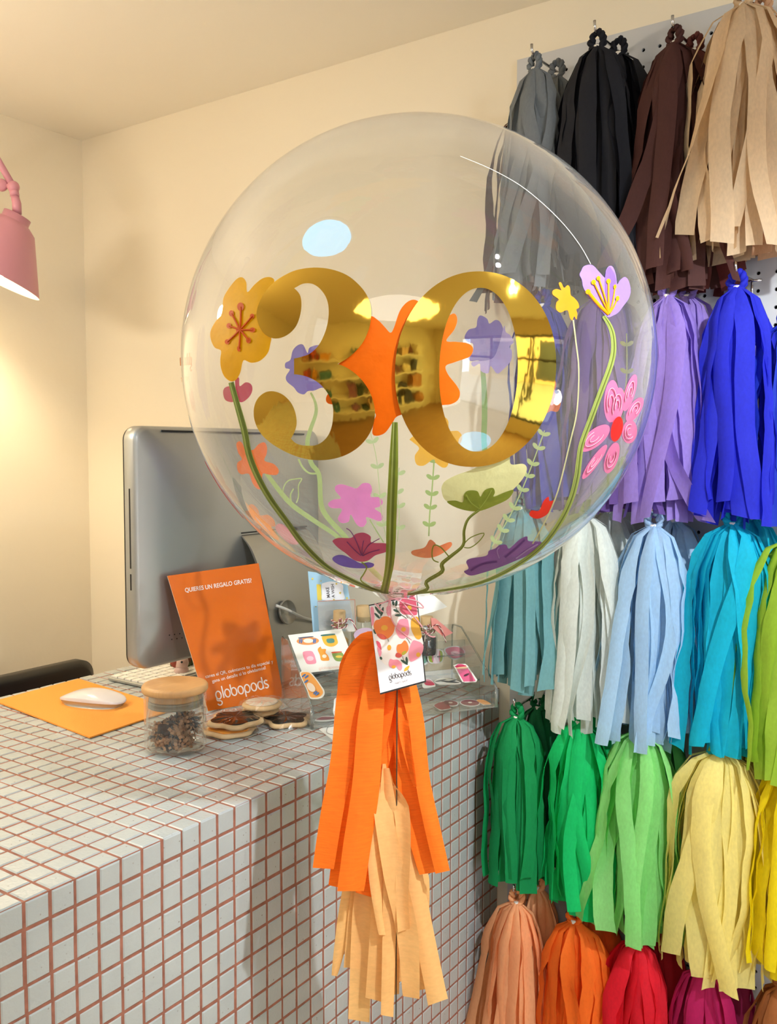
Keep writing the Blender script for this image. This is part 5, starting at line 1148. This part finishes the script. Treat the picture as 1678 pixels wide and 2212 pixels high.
# blue greeting card, cellophane bag, corked bottles at the back of the rack
dbk = depth(RP(.045, DEP*.86, .1))
o, K, mb = card('greeting_card', 'light blue make a wish greeting card with gold stars', 'card', [(665, 1234), (748, 1246), (756, 1300), (766, 1362), (676, 1366)], (dbk+.01, dbk+.03, dbk+.01), .0008, mat('sky_blue_card', '#9cc6e0', .5), kit=PlaneKit(at_d(665, 1234, dbk+.012), at_d(748, 1246, dbk+.03), at_d(676, 1366, dbk+.002)))
obj('card_sheet', mb, o); pr = MB()
ink(K, S4([(340, 430), (380, 390), (560, 355), (780, 420), (800, 560), (805, 745), (370, 750), (350, 600)]), '#e8eaf0', .0003, pr)
fill(pr, K, S4([(232, 415), (325, 420), (345, 755), (250, 760)]), mat('gold_glitter', '#c8b23c', .4, .3), .0003)
for x, y, r_ in ((145, 300, 34), (325, 345, 18), (600, 740, 26), (880, 712, 34), (655, 405, 30), (735, 600, 34), (215, 890, 18)):
    st5 = [(x+r_*(1 if k % 2 == 0 else .45)*math.cos(k*PI/5), y+r_*(1 if k % 2 == 0 else .45)*math.sin(k*PI/5)) for k in range(10)]
    fill(pr, K, S4(st5), mat('gold_glitter'), .0005)
text(pr, K, 'MAKE', S4([(520, 695)])[0], S4([(495, 475)])[0], 7.2, m_ink, .0005, bold=.02)
text(pr, K, 'A WISH', S4([(620, 700)])[0], S4([(600, 410)])[0], 6.6, m_ink, .0005, bold=.02)
obj('printed_face', pr, o)
db2 = dbk-.012
BKt = PlaneKit(at_d(686, 1299, db2), at_d(766, 1295, db2+.02), at_d(690, 1366, db2-.006))
o = thing('cellophane_bag', 'small clear bag with a copper edged top before the blue card', 'bag', BKt.pt(728, 1366))
mb = MB(); bp_ = [(686, 1299), (766, 1295), (768, 1364), (690, 1368)]; mb.prism([BKt.pt(*p) for p in bp_], -BKt.n, .004, film('bag_film', (.88, .88, .87), .12, .06, haze=.22, hazecol=(.75, .73, .7), f90=.8)); obj('clear_film', mb, o)
mb = MB(); stroke(mb, BKt, bp_[:2], 1.4, mat('copper_edge', '#b5714c', .5), .0006, sm=False); stroke(mb, BKt, [bp_[1], bp_[2]], 1.2, mat('copper_edge'), .0006, sm=False); obj('copper_edging', mb, o)
m_cork = mat('cork', '#c3a87c', .85, tint=(90, .18, (1, 1, 1))); m_tw1 = mat('red_twine', '#8e3448', .7); m_tw2 = mat('white_twine', '#e6d8cc', .7)
m_bot = film('bottle_glass', (.9, .93, .9), .08, 0, haze=.04, edge=.3, f90=.85)
def bottle(label, px, D, corkr, fillc, twine, zbase):
    c = at_d(px[0], px[1], D); zt2 = c.z; r = corkr*1.75
    t = thing('corked_bottle', label, 'bottle', (c.x, c.y, zbase), 'corked mini bottles at the back of the rack'); hb = zt2-.016-zbase
    obj('glass_body', MB().lathe([(r*.9, 0), (r, .003), (r, hb*.68), (corkr*1.15, hb*.86), (corkr*1.1, hb-.001), (corkr*1.3, hb)], (c.x, c.y, zbase), m_bot, 24, capt=False), t)
    obj('cork', MB().lathe([(corkr*.9, -.010), (corkr*1.05, 0), (corkr*1.05, .0155), (corkr*.95, .0165)], (c.x, c.y, zbase+hb), m_cork, 20), t)
    obj('sweets', MB().lathe([(r*.82, .003), (r*.88, .006), (r*.88, hb*.6), (r*.5, hb*.66)], (c.x, c.y, zbase), mat('sweets_'+fillc.strip('#'), fillc, .5, bump=(180, 1, .004, (1, 1, 1))), 20), t)
    if twine:
        for ph, mt_, zo in ((0, m_tw1, 0), (PI, m_tw2, 0), (0, m_tw1, -.008), (PI, m_tw2, -.008)):
            path = []
            for k in range(70):
                a = 2*PI*k/69; tw = a*9+ph; rr_ = corkr*1.35; path.append(Vector((c.x+(rr_+.0006*math.cos(tw))*math.cos(a), c.y+(rr_+.0006*math.cos(tw))*math.sin(a), zbase+hb-.001+zo+.0007*math.sin(tw)+.0015*math.sin(a*2))))
            obj('twine', MB().tube(path, .0008, mt_, 5), t)
        for mt_, ph in ((m_tw1, 0), (m_tw2, PI)):
            for sgn in (1, -.4):
                path = []; e0 = Vector((c.x, c.y, zbase+hb-.003))-Vector((FW.x, FW.y, 0))*corkr*1.4+Vector((RT.x, RT.y, 0))*.006
                for k in range(30): s_ = k/29; tw = s_*22+ph; path.append(e0+RT*(.026*s_*sgn)+Vector((0, 0, (.012*math.sin(s_*PI)-.022*s_*s_)))+Vector((.0006*math.cos(tw), .0006*math.sin(tw), .0006*math.cos(tw))))
                obj('twine', MB().tube(path, .0008, mt_, 5), t)
    return t, c
zb3 = RP(0, DEP*.85, tiers[2][1]+.0022).z
bottle('corked mini bottle tied with red and white twine behind the sticker sheet', (733, 1319), db2-.018, .0095, '#b8862c', True, zb3)
bottle('corked mini bottle left of the gift tag without twine', (786, 1309), dbk+.015, .0125, '#c8c0a0', False, zb3)
t, c = bottle('corked mini bottle of dark sweets right of the gift tag', (922, 1332), depth(RP(WID*.62, DEP*.85, .1)), .0105, '#2a211c', True, zb3)
K = PlaneKit(at_d(936, 1337, depth(c)-.01), at_d(978, 1368, depth(c)-.006), at_d(933, 1352, depth(c)-.012))
o = thing('gift_label', 'small salmon pink paper label hanging from the dark sweets bottle', 'label', K.pt(958, 1372)); mb = MB(); mb.prism([K.pt(*p) for p in S9([(385, 415), (460, 425), (750, 665), (600, 735), (400, 570)])], -K.n, .0006, mat('salmon_card', '#e58f84', .5)); obj('label_card', mb, o)
K = PlaneKit(at_d(768, 1372, dT-.004), at_d(800, 1368, dT), at_d(780, 1356, dT+.01))
tag(obj('paper_disc', MB().prism([K.pt(*p) for p in ell(790, 1372, 26, 16)], -K.n, .0006, mat('lilac_card', '#b7a3bd', .5))), 'lilac paper disc peeping above the orange crepe tassel', 'disc')
# little bird figurine behind the jar
fc = at_z(392, 1462, ZT)
fg = thing('bird_figurine', 'small russet and white bird figurine behind the jar lid', 'figurine', fc)
zz = at_x(378, 1430, fc.x).z
hc = Vector((fc.x, fc.y, zz-.004))
obj('body', MB().ball(hc-Vector((0, 0, (hc.z-ZT)/2+.002)), 1, mat('figurine_white', '#d8b9b0', .4), 16, 12, (.013, .014, (hc.z-ZT)/2)), fg)
obj('head', MB().ball(hc, .0135, mat('figurine_white', '#d8b9b0', .4), 18, 12), fg)
obj('russet_cap', MB().ball(hc-RT*.009+Vector((0, 0, .002)), .0118, mat('russet', '#8e3a2a', .6, bump=(120, .8, .004, (1, 1, 1))), 16, 12), fg)
obj('eye', MB().ball(hc-FW*.0125+RT*.0035+Vector((0, 0, .003)), .0022, m_dark, 10, 8), fg)
lfz = at_d(392, 1424, depth(hc)+.05)
pl_ = thing('succulent', 'dark olive succulent tip behind the bird figurine', 'plant', (lfz.x, lfz.y, ZT))
obj('pot', MB().lathe([(.016, .0), (.02, .03)], (lfz.x, lfz.y, ZT+.001), mat('clay_pot', '#7c4a36', .8), 16), pl_)
mb = MB(); rd = random.Random(9)
for k in range(16):
    a = k*2.4; r_ = .010+.006*rd.random(); mb.ball((lfz.x+r_*math.cos(a), lfz.y+r_*math.sin(a), lfz.z-.006-.012*rd.random()), .0075, mat('succulent_green', '#4f5624', .6), 8, 6, (1, 1, 1.6))
mb.tube([(lfz.x, lfz.y, ZT+.03), (lfz.x, lfz.y, lfz.z-.008)], .005, mat('succulent_green'), 8)
obj('leaves', mb, pl_)
